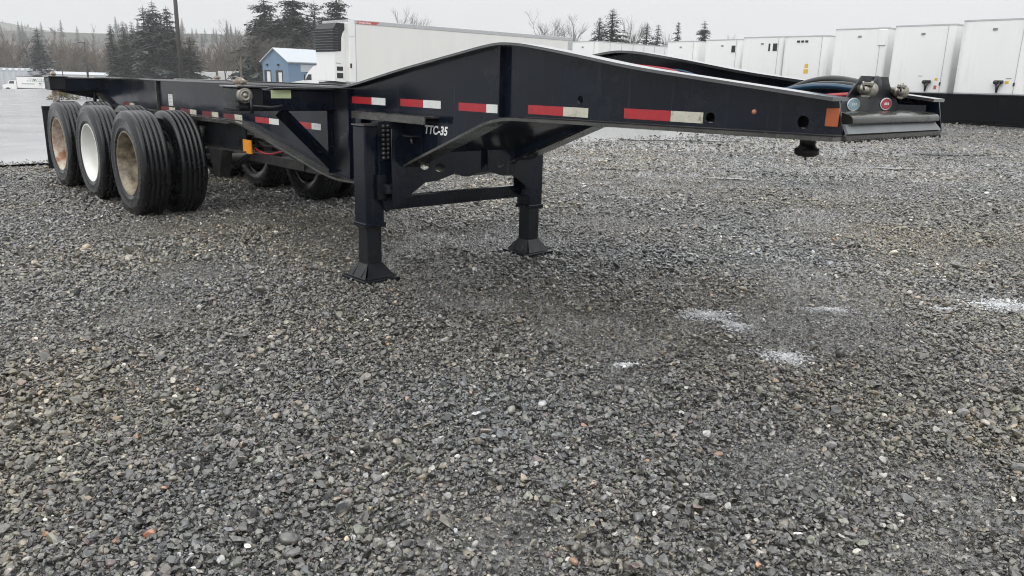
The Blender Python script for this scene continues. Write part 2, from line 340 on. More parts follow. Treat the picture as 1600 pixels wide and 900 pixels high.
# wet asphalt lot behind the chassis
CH_X, CH_Y, CH_YAW = -2.7919, 8.2879, -0.829
fw = np.array([math.cos(CH_YAW), math.sin(CH_YAW)]); lt = np.array([math.sin(CH_YAW), -math.cos(CH_YAW)])
def chw(s, t): return (CH_X + s*fw[0] + t*lt[0], CH_Y + s*fw[1] + t*lt[1])
def asphalt_material():
    m = mat('wet_asphalt', (0.25, 0.253, 0.257), 0.30, var=0.28, vscale=0.45, rvar=0.10, spec=1.0, coat=0.3, col2=(0.13, 0.132, 0.135), c2scale=0.35, c2lo=0.52, c2hi=0.66)
    return m
S = np.concatenate([np.linspace(-4.92, -12, 12), np.geomspace(12.6, 205, 40)*-1]); T = np.concatenate([np.linspace(-16, -4, 8), np.linspace(-3, 20, 60), np.linspace(24, 120, 12)])
rr_ = np.random.RandomState(3)
edge = 0.34*(rr_.rand(len(T))-0.5)
ax_, ay_ = [], []
for i, s in enumerate(S):
    for j, t in enumerate(T):
        X_, Y_ = chw(s + (edge[j] if i == 0 else 0), t if t > -3.5 else -3 + (t+3)/13*.35*(abs(s)-4.9)); ax_.append(X_); ay_.append(Y_)
ax_, ay_ = np.array(ax_), np.array(ay_); nT = len(T)
af = [(i*nT+j, (i+1)*nT+j, (i+1)*nT+j+1, i*nT+j+1) for i in range(len(S)-1) for j in range(nT-1)]
lot = link('asphalt_lot', np_mesh('asphalt_lot', np.stack([ax_, ay_, hgt(ax_, ay_)+0.03+0.0035*np.clip(np.hypot(ax_, ay_)-14, 0, 200)], 1), af, 4, [asphalt_material()], True)); tag(lot, kind='structure')
# grass verge far across the lot
vg = []
for k in range(30):
    a = (-150 + k*4.0, 160.0 + 0.6*k)
    vg += [(a[0], a[1], hz(*a)+0.06), (a[0]+2, a[1]+9, hz(a[0]+2, a[1]+9)+0.06)]
verge = link('grass_verge', np_mesh('grass_verge', np.array(vg), [(2*k, 2*k+2, 2*k+3, 2*k+1) for k in range(29)], 4, [mat('winter_grass', (0.085, 0.085, 0.045), 0.8, var=0.4, vscale=0.8, bump=0.5, bscale=8)])); tag(verge, kind='structure')

# ------------------------------------------------------------------ gravel stones (nobody could count them)
def stone_mesh(i):
    r = np.random.RandomState(100 + i); bm = bmesh.new(); bmesh.ops.create_icosphere(bm, subdivisions=2, radius=1.0)
    co = np.array([v.co[:] for v in bm.verts])
    for _ in range(9 if i < 7 else 3):                   # knock flat facets off a ball: crushed rock
        nrm = r.normal(size=3); nrm /= np.linalg.norm(nrm); c = r.uniform(0.38, 0.75)
        dd = co @ nrm; co -= np.clip(dd - c, 0, None)[:, None]*nrm
    co *= np.array([1.0, r.uniform(0.62, 0.95), r.uniform(0.42, 0.70)])
    co += r.normal(scale=0.018, size=co.shape)
    for v, c in zip(bm.verts, co): v.co = c
    me = bpy.data.meshes.new('gravel_stone'); bm.to_mesh(me); bm.free()
    for p in me.polygons: p.use_smooth = (i >= 7)
    return me
def stone_material():
    m = bpy.data.materials.new('wet_crushed_stone'); m.use_nodes = True; t = m.node_tree; b = t.nodes['Principled BSDF']; L = t.links.new
    at = t.nodes.new('ShaderNodeAttribute'); at.attribute_type = 'INSTANCER'; at.attribute_name = 'stone_col'
    tcn = t.nodes.new('ShaderNodeTexCoord'); n = t.nodes.new('ShaderNodeTexNoise'); n.inputs['Scale'].default_value = 1.8; n.inputs['Detail'].default_value = 5
    L(tcn.outputs['Object'], n.inputs['Vector'])
    rp = t.nodes.new('ShaderNodeMapRange'); rp.inputs[1].default_value = 0.3; rp.inputs[2].default_value = 0.7; rp.inputs[3].default_value = 0.7; rp.inputs[4].default_value = 1.3
    L(n.outputs['Fac'], rp.inputs[0]); vm = t.nodes.new('ShaderNodeVectorMath'); vm.operation = 'SCALE'
    L(at.outputs['Color'], vm.inputs[0]); L(rp.outputs[0], vm.inputs['Scale']); L(vm.outputs[0], b.inputs['Base Color'])
    b.inputs['Roughness'].default_value = 0.34; b.inputs['Specular IOR Level'].default_value = 0.6; b.inputs['Coat Weight'].default_value = 0.9; b.inputs['Coat Roughness'].default_value = 0.10; b.inputs['Coat IOR'].default_value = 1.45
    return m
stone_col = bpy.data.collections.new('gravel_stones'); SM = stone_material(); NS = 10
for i in range(NS):
    me = stone_mesh(i); me.materials.append(SM); stone_col.objects.link(bpy.data.objects.new('gravel_stone', me))

SLUSH = [(1.41, 3.80, 0.14, 0.15), (1.17, 4.53, 0.20, 0.13), (1.30, 4.32, 0.11, 0.12), (3.20, 4.93, 0.26, 0.16), (1.98, 4.72, 0.16, 0.07), (2.75, 4.80, 0.09, 0.05), (0.56, 3.62, 0.08, 0.04)]
def scatter():
    r = np.random.RandomState(11); X, Y, Sz, Dp = [], [], [], []
    for d0, d1, dens, sz in ((1.15, 3.2, 9000, 0.0085), (3.2, 5.2, 7600, 0.0085), (5.2, 8.0, 4000, 0.0100), (8.0, 12.0, 1600, 0.0126), (12.0, 17.0, 420, 0.017), (17.0, 28.0, 130, 0.022), (28.0, 46.0, 40, 0.030)):
        a0 = 0.95 if d0 < 3 else (0.86 if d0 < 8 else 0.76)
        area = a0*(d1*d1 - d0*d0); n = int(area*dens)
        d = np.sqrt(r.uniform(d0*d0, d1*d1, n)); u = r.uniform(-a0, a0, n)
        X.append(d*u); Y.append(d); Sz.append(np.full(n, sz)*np.exp(r.normal(0, 0.40, n)))
    x, y, s = map(np.concatenate, (X, Y, Sz))
    fine = fbm(x, y, 61, 0.9); fine = np.clip((fine - 0.58)/0.14, 0, 1)       # trodden patches of fines
    keep = r.rand(len(x)) > 0.12*fine
    # nothing on the asphalt
    ss = (x - CH_X)*fw[0] + (y - CH_Y)*fw[1]; keep &= ss > -4.84 - np.abs(r.normal(0, .30, len(x)))*(r.rand(len(x)) < .45)
    x, y, s, fine = x[keep], y[keep], s[keep]*(1 - 0.35*fine[keep]), fine[keep]
    n = len(x)
    k = r.rand(n); c = np.empty((n, 4)); c[:, 3] = 1
    base = np.exp(r.normal(math.log(0.073), 0.58, n)); tint = r.normal(0.065, 0.035, n)
    c[:, 0] = base*(1.0 + tint); c[:, 1] = base*(1.005 + 0.3*tint); c[:, 2] = base*(0.985 - tint)
    big = fbm(x, y, 77, 0.55)
    def put(mask, rgb, sd=0.25):
        m = int(mask.sum()); f = np.exp(r.normal(0, sd, m)); c[mask, :3] = np.array(rgb)[None]*f[:, None]
    warm = np.clip((big - 0.35)/0.3, 0.2, 1)
    put(k < 0.20*warm, (0.150, 0.134, 0.104))
    put((k > 0.20) & (k < 0.20 + 0.035*warm), (0.25, 0.205, 0.145))
    put((k > 0.24) & (k < 0.24 + 0.020*warm), (0.135, 0.100, 0.088))
    put((k > 0.27) & (k < 0.32), (0.125, 0.130, 0.095))
    put((k > 0.33) & (k < 0.350), (0.42, 0.40, 0.36))
    put((k > 0.36) & (k < 0.3608), (0.34, 0.19, 0.11))
    c[:, :3] *= (0.58 + 0.84*fbm(x, y, 91, 0.42))[:, None]
    wv = np.clip((fbm(x, y, 57, 0.45) - .42)*4, -1, 1); c[:, 0] *= 1 + .11*wv; c[:, 1] *= 1 + .035*wv; c[:, 2] *= 1 - .12*wv   # browner drifts
    for (sx, sy, ra, rb) in SLUSH:                                           # slush caught between and on the stones
        q = ((x - sx)/(ra*1.25))**2 + ((y - sy)/(rb*1.25))**2 + r.normal(0, 0.22, n); mk = q < 0.55
        c[mk, :3] = np.array((0.44, 0.445, 0.45))*np.exp(r.normal(0, 0.35, mk.sum()))[:, None]; s[mk] *= 0.8
    big_st = r.rand(n) < 0.004; s[big_st] *= r.uniform(1.35, 1.7, big_st.sum())
    rot = np.stack([r.normal(0, 0.48, n), r.normal(0, 0.48, n), r.uniform(0, 6.283, n)], 1)
    flat = np.clip((np.hypot(x, y) - 7)/7, 0, 1); rot[:, :2] *= (1 - .5*flat)[:, None]
    edge_lift = .036*(((x - CH_X)*fw[0] + (y - CH_Y)*fw[1]) < -4.86)
    z = hgt(x, y) + edge_lift + 0.018*(fbm(x, y, 31, 0.7) - 0.5)*(np.hypot(x, y) < 14) + s*(r.uniform(-0.1, 1.15, n) - .45*flat)
    idx = np.where(r.rand(n) < 0.06, r.randint(7, NS, n), r.randint(0, 7, n))
    # a few rounded river cobbles that stand out
    ex = [(-0.14, 2.95, .030, (0.11, 0.108, 0.10)), (0.01, 2.48, .026, (0.055, 0.052, 0.05)), (1.94, 3.12, .030, (0.19, 0.19, 0.185)), (1.24, 2.77, .026, (0.20, 0.20, 0.19)), (1.87, 2.62, .030, (0.13, 0.13, 0.12)), (2.4, 3.3, .026, (.22, .21, .19)), (-1.05, 2.05, .021, (.34, .15, .09))]
    ex = np.array([(a, b_, c_) + d_ for a, b_, c_, d_ in ex]); m = len(ex)
    x = np.r_[x, ex[:, 0]]; y = np.r_[y, ex[:, 1]]; z = np.r_[z, np.full(m, .014)]; s = np.r_[s, ex[:, 2]]
    c = np.r_[c, np.c_[ex[:, 3:], np.ones(m)]]; rot = np.r_[rot, np.c_[np.zeros((m, 2)), r.uniform(-.3, .3, m)]]; idx = np.r_[idx, np.full(m, 8)]
    return x, y, z, s, c, rot, idx
x, y, z, s, c, rot, idx = scatter(); n = len(x)
pm = bpy.data.meshes.new('gravel'); pm.vertices.add(n); pm.vertices.foreach_set('co', np.stack([x, y, z], 1).astype(np.float32).ravel())
for nm, ty, arr, key in (('stone_size', 'FLOAT', s, 'value'), ('stone_kind', 'INT', idx, 'value'), ('stone_rot', 'FLOAT_VECTOR', rot, 'vector'), ('stone_col', 'FLOAT_COLOR', c, 'color')):
    a = pm.attributes.new(nm, ty, 'POINT'); a.data.foreach_set(key, np.asarray(arr, np.int32 if ty == 'INT' else np.float32).ravel())
gravel = link('gravel', pm); tag(gravel, 'dark wet crushed gravel covering the yard', 'gravel', kind='stuff')
gt = bpy.data.node_groups.new('scatter_gravel', 'GeometryNodeTree')
gt.interface.new_socket('Geometry', in_out='INPUT', socket_type='NodeSocketGeometry'); gt.interface.new_socket('Geometry', in_out='OUTPUT', socket_type='NodeSocketGeometry')
gi = gt.nodes.new('NodeGroupInput'); go = gt.nodes.new('NodeGroupOutput')
iop = gt.nodes.new('GeometryNodeInstanceOnPoints'); ci = gt.nodes.new('GeometryNodeCollectionInfo'); ci.inputs['Collection'].default_value = stone_col
ci.inputs['Separate Children'].default_value = True; ci.inputs['Reset Children'].default_value = True
def named(nm, ty):
    a = gt.nodes.new('GeometryNodeInputNamedAttribute'); a.data_type = ty; a.inputs['Name'].default_value = nm
    return [o for o in a.outputs if o.enabled and o.name == 'Attribute'][0]
e2r = gt.nodes.new('FunctionNodeEulerToRotation')
GL = gt.links.new
GL(gi.outputs[0], iop.inputs['Points']); GL(ci.outputs[0], iop.inputs['Instance']); iop.inputs['Pick Instance'].default_value = True
GL(named('stone_kind', 'INT'), iop.inputs['Instance Index']); GL(named('stone_size', 'FLOAT'), iop.inputs['Scale'])
GL(named('stone_rot', 'FLOAT_VECTOR'), e2r.inputs[0]); GL(e2r.outputs[0], iop.inputs['Rotation']); GL(iop.outputs[0], go.inputs[0])
gm = gravel.modifiers.new('scatter', 'NODES'); gm.node_group = gt

# ------------------------------------------------------------------ the black tank-container chassis
def P(s, t, z): return (s, -t, z)            # s forward, t towards the near side, z up
ch = empty('container_chassis', (CH_X, CH_Y, 0), CH_YAW)
tag(ch, 'black tri-axle gooseneck container chassis with red and white tape standing on landing legs', 'chassis trailer')

def smooth_poly(pts, it=2):
    for _ in range(it):
        o = [pts[0]]
        for i in range(len(pts)-1):
            a, b = pts[i], pts[i+1]
            o += [tuple(p*.75+q*.25 for p, q in zip(a, b)), tuple(p*.25+q*.75 for p, q in zip(a, b))]
        o.append(pts[-1]); pts = o
    return pts
def rnd(pts, r=0.08, n=4):
    """round the corners of an open polyline"""
    o = [pts[0]]
    for i in range(1, len(pts)-1):
        a, b, c_ = [np.array(p, float) for p in pts[i-1:i+2]]
        u, v = a-b, c_-b; lu, lv = np.linalg.norm(u), np.linalg.norm(v); d = min(r, lu*.45, lv*.45)
        p0, p1 = b+u/lu*d, b+v/lv*d
        for k in range(n+1):
            t = k/n; o.append(tuple((1-t)**2*p0 + 2*t*(1-t)*b + t*t*p1))
    o.append(pts[-1]); return o
TOP = rnd([(-3.2, 1.25), (2.93, 1.258), (3.643, 1.388), (4.44, 1.514), (4.58, 1.530), (4.75, 1.522), (5.04, 1.482), (5.54, 1.403), (6.53, 1.292)], 0.16, 5)
BOT = rnd([(-3.2, 1.09), (-2.75, 0.93), (1.10, 0.93), (2.58, 0.632), (2.80, 0.607), (3.10, 0.612), (3.34, 0.65), (3.80, 0.838), (4.50, 1.110), (4.66, 1.140), (5.1, 1.146), (6.56, 1.157)], 0.14, 5)
WEB_T = 0.500
def flange_strip(mb, line, t0, t1, th, up):
    """plate following a profile line, from t0 to t1, thickness th on the 'up' side"""
    n = len(line); v = []
    for i, (s, z_) in enumerate(line):
        a = np.array(line[max(i-1, 0)]); b = np.array(line[min(i+1, n-1)]); d = (b-a)/np.linalg.norm(b-a); nr = np.array([-d[1], d[0]])*up
        q = (s+nr[0]*th, z_+nr[1]*th)
        v += [P(s, t0, z_), P(s, t1, z_), P(q[0], t1, q[1]), P(q[0], t0, q[1])]
    f = [(0,1,2,3), (4*n-4, 4*n-1, 4*n-2, 4*n-3)]
    for i in range(n-1):
        a, b = 4*i, 4*i+4
        for k in range(4): f.append((a+k, b+k, b+(k+1) % 4, a+(k+1) % 4))
    mb.add(v, f)
for sd in (1, -1):
    rail = plate('frame_rail', TOP + BOT[::-1], [ring(5.953, 1.200, .024), ring(6.392, 1.205, .026), ring(5.165, 1.253, .020)], 0.012,
                 lambda u, v, w_: P(u, sd*WEB_T + w_, v), M['paint'], ch)
    if sd == 1: rail['label'] = 'near black side rail carrying red and white reflective tape'
    mb = MB(); flange_strip(mb, TOP, sd*(WEB_T-.07), sd*(WEB_T+.06), .014, 1); mb.build('top_flange', M['wetsteel'], rail)
    mb = MB(); flange_strip(mb, BOT, sd*(WEB_T-.07), sd*(WEB_T+.080), .016, -1); mb.build('bottom_flange', M['flange'], rail)
    for s_, z0, z1, wd, mm in ((4.578, 1.139, 1.522, .05, 'paint'), (-1.05, .934, 1.247, .032, 'flange'), (2.66, .632, 1.250, .06, 'paint'), (2.92, .612, 1.254, .035, 'paint'), (3.12, .62, 1.10, .05, 'paint')):
        m_ = MB(); m_.box(P(s_-.006, sd*(WEB_T+.007), z0), P(s_+.006, sd*(WEB_T+wd), z1)); m_.build('web_stiffener', M[mm], rail)
    m_ = MB(); m_.box(P(2.675, sd*(WEB_T+.007), .66), P(2.905, sd*(WEB_T+.012), 1.245)); m_.build('web_doubler', M['paint_dull'], rail)
# cross members between the rails
for s_, z0, z1 in ((-2.9, .98, 1.22), (-1.9, .95, 1.20), (-.6, .95, 1.20), (.7, .95, 1.20), (1.7, .85, 1.20), (4.4, 1.12, 1.42), (5.0, 1.16, 1.40), (5.5, 1.165, 1.36)):
    m_ = MB(); m_.box(P(s_-.04, -.49, z0), P(s_+.04, .49, z1)); m_.build('cross_member', M['paint_dull'], ch)
m_ = MB(); m_.box(P(5.05, -.43, 1.164), P(6.50, .43, 1.176)); cp = m_.build('coupler_plate', M['under'], ch)
m_ = MB(); m_.lathe([(0, .0), (.062, .0), (.062, -.018), (.045, -.020), (.036, -.040), (.036, -.080), (.056, -.086), (.056, -.110), (.036, -.122), (0, -.122)], P(6.16, 0, 1.150), (0, 0, 1), 24)
m_.build('kingpin', M['under'], ch)
m_ = MB(); m_.tube([P(6.16, .01, 1.045), P(6.165, .012, 1.012)], .005, 6); m_.tube([P(6.16, .065, 1.072), P(6.16, -.068, 1.066)], .013, 8); m_.build('kingpin_lock', M['under'], ch)

# load bolsters with twist locks
def bolster(s0, knob, name, t_end):
    b = MB(); b.box(P(s0-.10, -t_end, 1.092), P(s0+.10, t_end, 1.238), .006); bo = b.build(name, M['paint'], ch)
    b = MB(); b.box(P(s0-.115, -.98, 1.240), P(s0+.125, .98, 1.252), .003); b.build('top_plate', M['wetsteel'], bo)
    for sd in (1, -1):
        b = MB(); b.box(P(s0-.125, sd*(t_end-.17), 1.10), P(s0+.135, sd*(t_end+.006), 1.247), .006)
        hs_ = b.build('lock_housing', M['paint_dull'], bo)
        b = MB(); b.box(P(s0-.14, sd*(t_end-.20), 1.249), P(s0+.16, sd*(t_end+.02), 1.262), .003); b.build('housing_cap', M['wetsteel'], bo)
        b = MB(); c0 = P(s0+.01, sd*(t_end-.065), 1.263)
        b.lathe([(0, .052), (.020, .050), (.036, .034), (.044, .016), (.034, .010), (.030, 0), (.058, -.001), (.060, -.004)], c0, (0, 0, 1), 20)
        b.box((c0[0]-.062, c0[1]-.030, c0[2]+.010), (c0[0]+.062, c0[1]+.030, c0[2]+.034), .008)
        b.build('twist_lock', M['rustcast'], bo)
        if not knob: continue
        b = MB(); b.lathe([(0, .030), (.010, .030), (.014, .022), (.020, .018), (.026, .026), (.034, .026), (.040, .020), (.046, .024), (.052, .018), (.054, 0)], P(s0+.135, sd*(t_end-.035), 1.198), (1, 0, 0), 28)
        b.build('lock_knob', M['cast'], bo)
        b = MB()
        for zz in (1.158, 1.118): b.box(P(s0+.02, sd*(t_end-.05), zz), P(s0+.16, sd*(t_end+.035), zz+.008))
        b.tube([P(s0+.15, sd*(t_end-.07), 1.17), P(s0+.155, sd*(t_end-.075), 1.075)], .012, 8)
        b.tube([P(s0+.15, sd*(t_end-.07), 1.13), P(s0+.16, sd*(t_end-.22), 1.118), P(s0+.15, sd*(t_end-.30), 1.13)], .010, 8)
        b.build('lock_handle', M['paint_dull'], bo)
    return bo
fbol = bolster(2.60, True, 'front_bolster', 1.255)
rbol = bolster(-3.22, False, 'rear_bolster', 1.09)
m_ = MB(); m_.box(P(2.702, .862, 1.180), P(2.7045, 1.012, 1.236)); g_ = m_.build('label_plate', M['green_sticker'], fbol); g_['label'] = 'pale green rectangular label'
m_ = MB()
for k in range(6): m_.box(P(2.7046, .872, 1.188+.0075*k), P(2.7050, 1.0-.02*(k % 3), 1.1905+.0075*k))
m_.build('label_print', mat('green_print', (0.36, 0.42, 0.22), .5), g_)
m_ = MB(); m_.box(P(2.60, .52, 1.244), P(2.735, 1.0, 1.2535)); m_.build('wet_lip', M['wetsteel'], fbol)
for sd in (1, -1):
    b = MB(); b.bar(P(2.655, sd*.93, 1.09), P(2.655, sd*.53, .70), .09, .012, up=(1, 0, 0)); b.bar(P(2.69, sd*.93, 1.09), P(2.69, sd*.53, .70), .008, .06, up=(1, 0, 0))
    b.build('diagonal_brace', M['paint'], ch)
    b = MB(); b.prism([(.51, 1.09), (1.05, 1.09), (.51, .98)], lambda u, v, k: P(-3.22 + .02*k, sd*u, v)); b.build('bolster_gusset', M['paint'], ch)

# reflective tape, markers, stickers on the near rail
def tape(s0, s1, zc, hgt_, red, wht, frac=.58, sd=1, tt=WEB_T):
    sm_ = s0 + (s1-s0)*frac; o_ = sd*(tt+.0064)
    a = MB(); a.box(P(s0, sd*(tt+.0061), zc-hgt_/2), P(sm_-.001, sd*(tt+.0075), zc+hgt_/2)); a.build('red_tape', M[red], ch)
    a = MB(); a.box(P(sm_+.001, sd*(tt+.0061), zc-hgt_/2), P(s1, sd*(tt+.0075), zc+hgt_/2)); a.build('white_tape', M[wht], ch)
for s0, s1, zc, fr, rd, wh in ((2.935, 3.365, 1.180, .60, 'red_tape', 'white_tape'), (3.545, 3.985, 1.183, .58, 'red_tape', 'white_tape'), (4.165, 4.555, 1.180, .66, 'red_tape', 'white_tape'),
        (4.780, 5.224, 1.189, .60, 'red_tape', 'dirty_tape'), (5.461, 5.916, 1.198, .61, 'red_tape', 'dirty_tape')):
    tape(s0, s1, zc, .048, rd, wh, fr)
for s0, s1, rd in ((1.32, 1.764, 'red_tape'), (2.10, 2.47, 'red_tape'), (-.44, -.02, 'fade_red'), (.13, .52, 'fade_red'), (.64, 1.05, 'fade_red'), (-1.02, -.60, 'fade_red'), (-2.3, -1.9, 'fade_red')):
    tape(s0, s1, .960, .048, rd, 'white_tape' if rd == 'red_tape' else 'dirty_tape', .60)
def near_box(name, s0, s1, z0, z1, th, mm, ch_=0.0, lab=None, parent=ch):
    a = MB(); a.box(P(s0, WEB_T+.0062, z0), P(s1, WEB_T+.0062+th, z1), ch_); o = a.build(name, M[mm], parent)
    if lab: o['label'] = lab
    return o
near_box('side_reflector', 6.488, 6.540, 1.194, 1.265, .010, 'orange', .002, 'amber rectangular reflector at the nose')
stk = near_box('inspection_sticker', -.77, -.645, 1.00, 1.118, .0015, 'sticker', 0, 'white paper sticker on the rail')
m_ = MB()
for k in range(7): m_.box(P(-.76, WEB_T+.0078, 1.012+.0145*k), P(-.66-.03*(k % 2), WEB_T+.0082, 1.017+.0145*k))
m_.build('sticker_print', mat('grey_print', (.35, .35, .36), .5), stk)
m_ = MB(); m_.lathe([(0, .010), (.007, .009), (.010, .004), (.011, 0)], P(6.168, WEB_T+.006, 1.236), (0, -1, 0), 16); m_.build('clearance_lamp', M['lens'], ch)
TX = text_mesh('lettering', 'TTC-35', .074, lambda u, v, w_: P(3.812 + u, WEB_T + .0072 + w_, 1.000 + v), M['letter'], ch, sx=.98, shear=.2, bold=.0023, space=1.03)
TX['label'] = 'white letters TTC-35'
for sd in (1, -1):
    m_ = MB(); m_.box(P(5.70, sd*.425, 1.18), P(6.50, sd*.432, 1.275)); m_.build('added_hole_backing', M['dark'], ch)  # dark plate added behind the web holes so they read as shaded
m_ = MB(); m_.tube([P(q, WEB_T+.009, z_ + .003) for q, z_ in BOT if q > 3.3], .006, 6); m_.tube([P(q, WEB_T+.009, z_ + .003) for q, z_ in BOT if -2.7 < q < 3.3], .006, 6); m_.build('weld_bead', M['paint_dull'], ch)

# landing gear
lg_s = 3.505
for sd in (1, -1):
    b = MB(); c_ = sd*.737; b.box(P(lg_s-.072, c_-.072, .385), P(lg_s+.072, c_+.072, 1.035), .008); leg = b.build('landing_leg', M['paint'], ch)
    b = MB(); b.box(P(lg_s-.080, c_-.080, .372), P(lg_s+.080, c_+.080, .402), .004); b.build('collar', M['paint'], leg)
    b = MB(); b.box(P(lg_s-.057, c_-.057, .06), P(lg_s+.057, c_+.057, .385), .005); b.build('inner_tube', M['paint_dull'], leg)
    b = MB(); b.box(P(lg_s-.077, c_-.077, 1.035), P(lg_s+.077, c_+.077, 1.045)); b.build('leg_cap', M['flange'], leg)
    b = MB(); b.box(P(lg_s-.150, c_-.140, .006), P(lg_s+.150, c_+.140, .030), .003)
    # flared foot: four sloped gussets round the tube
    for ax_s, ax_t in ((1, 0), (-1, 0), (0, 1), (0, -1)):
        for off in (-.052, .052):
            if ax_s:
                b.prism([(.057, .032), (.125, .032), (.118, .05), (.057, .125)], lambda u, v, k: P(lg_s + ax_s*u, c_ + off + .008*k, v))
            else:
                b.prism([(.057, .032), (.118, .032), (.112, .05), (.057, .125)], lambda u, v, k: P(lg_s + off + .008*k, c_ + ax_t*u, v))
    # sloping cover plates
    for ax_s, ax_t in ((1, 0), (-1, 0), (0, 1), (0, -1)):
        w0 = .056
        if ax_s: q = [P(lg_s+ax_s*.059, c_-w0, .122), P(lg_s+ax_s*.059, c_+w0, .122), P(lg_s+ax_s*.128, c_+w0*1.9, .034), P(lg_s+ax_s*.128, c_-w0*1.9, .034)]
        else: q = [P(lg_s-w0, c_+ax_t*.059, .122), P(lg_s+w0, c_+ax_t*.059, .122), P(lg_s+w0*2.1, c_+ax_t*.118, .034), P(lg_s-w0*2.1, c_+ax_t*.118, .034)]
        b.add(q, [(0, 1, 2, 3)])
    b.build('foot', M['paint_dull'], leg)
    # mounting plate, ledge and bolts
    b = MB(); b.box(P(3.12, sd*(WEB_T+.008), .86), P(3.80, sd*(WEB_T+.018), 1.098)); mp = b.build('mounting_plate', M['paint'], ch)
    b = MB(); b.box(P(3.11, sd*(WEB_T+.008), 1.100), P(3.97, sd*(WEB_T+.12), 1.110)); b.box(P(3.11, sd*(WEB_T+.11), 1.062), P(3.97, sd*(WEB_T+.12), 1.0995)); b.build('ledge_angle', M['flange'], mp)
    b = MB(); b.prism([(.72, 1.06), (.52, 1.06), (.47, .80), (.50, .68), (.585, .50), (.665, .47), (.72, .60)], lambda u, v, k: P(3.588 + .010*k, sd*u, v)); b.box(P(3.44, sd*.52, .80), P(3.56, sd*.664, 1.06)); b.build('leg_bracket', M['paint'], mp)
    b = MB()
    for k in range(8):
        for tt in (.70, .665):
            b.lathe([(0, .014), (.011, .012), (.013, 0)], P(3.5985, sd*(tt-.02), .83+.029*k), (1, 0, 0), 6)
    b.build('bolt_row', M['under'], mp)['kind'] = 'stuff'
    b = MB(); b.box(P(3.70, sd*.53, .975), P(3.80, sd*.60, .983)); b.tube([P(3.74, sd*.56, .97), P(3.75, sd*.56, .93)], .01, 6); b.build('hose_shelf', M['wetsteel'], mp)
    # wing plate under the rail with lightening holes
    pl = [(.665, .52), (.60, .53), (.50, .60), (.40, .66), (.30, .665), (.155, .705), (.15, .88), (.50, .98), (.665, 1.02)]
    plate('wing_gusset', [(sd*a, b_) for a, b_ in pl], [ring(sd*.40, .775, .042, 18, .030), ring(sd*.275, .755, .045, 18, .030)], .010, lambda u, v, w_: P(3.67 + w_, u, v), M['paint'], ch)
    b = MB(); b.prism([(.665, .48), (.59, .55), (.57, .80), (.665, .92)], lambda u, v, k: P(3.575 + .012*k - .1, sd*u, v)); b.build('side_gusset', M['paint'], ch)
m_ = MB(); m_.box(P(lg_s-.03, -.664, .470), P(lg_s+.03, .664, .560), .004); m_.build('leg_crossbar', M['paint'], ch)
m_ = MB(); m_.box(P(lg_s+.10, .62, .60), P(lg_s+.16, .70, .66), .005); m_.box(P(lg_s+.08, .665, .56), P(lg_s+.10, .73, .72)); m_.build('gearbox', M['paint_dull'], ch)
arc = [(-.31, 1.02)] + [(-.31 + .62*k/24, .672 + .26*abs(-1 + 2*k/24)**2.0) for k in range(25)] + [(.31, 1.02)]
plate('belly_cross_plate', arc, [], .010, lambda u, v, w_: P(3.63 + w_, u, v), M['paint'], ch)
m_ = MB(); m_.prism([(3.72, .86), (4.52, 1.135), (5.06, 1.165), (5.06, 1.172), (4.52, 1.145), (3.72, .87)], lambda u, v, k: P(u, -.428 + .856*k, v)); m_.build('belly_pan', M['paint'], ch)
m_ = MB(); m_.bar(P(3.78, .40, .86), P(4.42, .40, 1.10), .05, .012); m_.build('hose_tray', M['flange'], ch)

# nose bolster, gladhand bracket, emblems
m_ = MB()
prof = rnd([(6.40, 1.250), (6.53, 1.246), (6.563, 1.232), (6.566, 1.205), (6.545, 1.204)], .03, 4)
ps = prof + [(6.40, 1.204)]
m_.prism(ps, lambda u, v, k: P(u, .44 - .88*k, v)); m_.build('nose_rail', M['olive'], ch)
m_ = MB(); v_ = []
for tt in (.485, -.455):
    e_ = .018 if tt > 0 else -.018
    v_ += [P(6.548, tt-e_, 1.2025), P(6.574, tt, 1.168), P(6.562, tt, 1.166), P(6.536, tt-e_, 1.2005)]
m_.add(v_, [(0,1,2,3), (7,6,5,4), (0,4,5,1), (1,5,6,2), (2,6,7,3), (3,7,4,0)]); m_.build('nose_guard', M['bumper'], ch)
m_ = MB(); m_.box(P(6.43, -.465, 1.140), P(6.572, .495, 1.165), .005); m_.build('nose_lip', M['mud'], ch)
m_ = MB(); rr2 = random.Random(4)
for k in range(70):
    tt = -.46 + .95*rr2.random(); q = rr2.uniform(.002, .006); m_.lathe([(0, -q*1.6), (q, -q*.6), (q*.9, q*.5), (0, q)], P(6.55 + .03*rr2.random(), tt, 1.140), (0, 0, 1), 6)
for k in range(60):
    ss = rr2.uniform(4.9, 6.5); q = rr2.uniform(.0015, .004); m_.lathe([(0, -q*1.6), (q, -q*.6), (q*.9, q*.5), (0, q)], P(ss, .545 + .012*rr2.random(), 1.130 + .0072*(ss-5.0)), (0, 0, 1), 6)
m_.build('clinging_mud', M['mud'], ch)['kind'] = 'stuff'
m_ = MB(); m_.tube([P(6.55, -.47, 1.16), P(6.55, -.50, 1.168), P(6.55, -.525, 1.158), P(6.55, -.51, 1.148), P(6.55, -.485, 1.152)], .006, 6); m_.build('hook_eye', M['cast'], ch)
BS = 6.42
br = plate('gladhand_bracket', [(-.31, 1.24), (.27, 1.24), (.265, 1.27), (.10, 1.396), (-.155, 1.396), (-.185, 1.36), (-.30, 1.28)], [], .008, lambda u, v, w_: P(BS + w_, u, v), M['paint_dull'], ch)
m_ = MB(); m_.box(P(BS-.05, -.17, 1.236), P(BS+.004, -.13, 1.32)); m_.build('bracket_foot', M['paint_dull'], br)
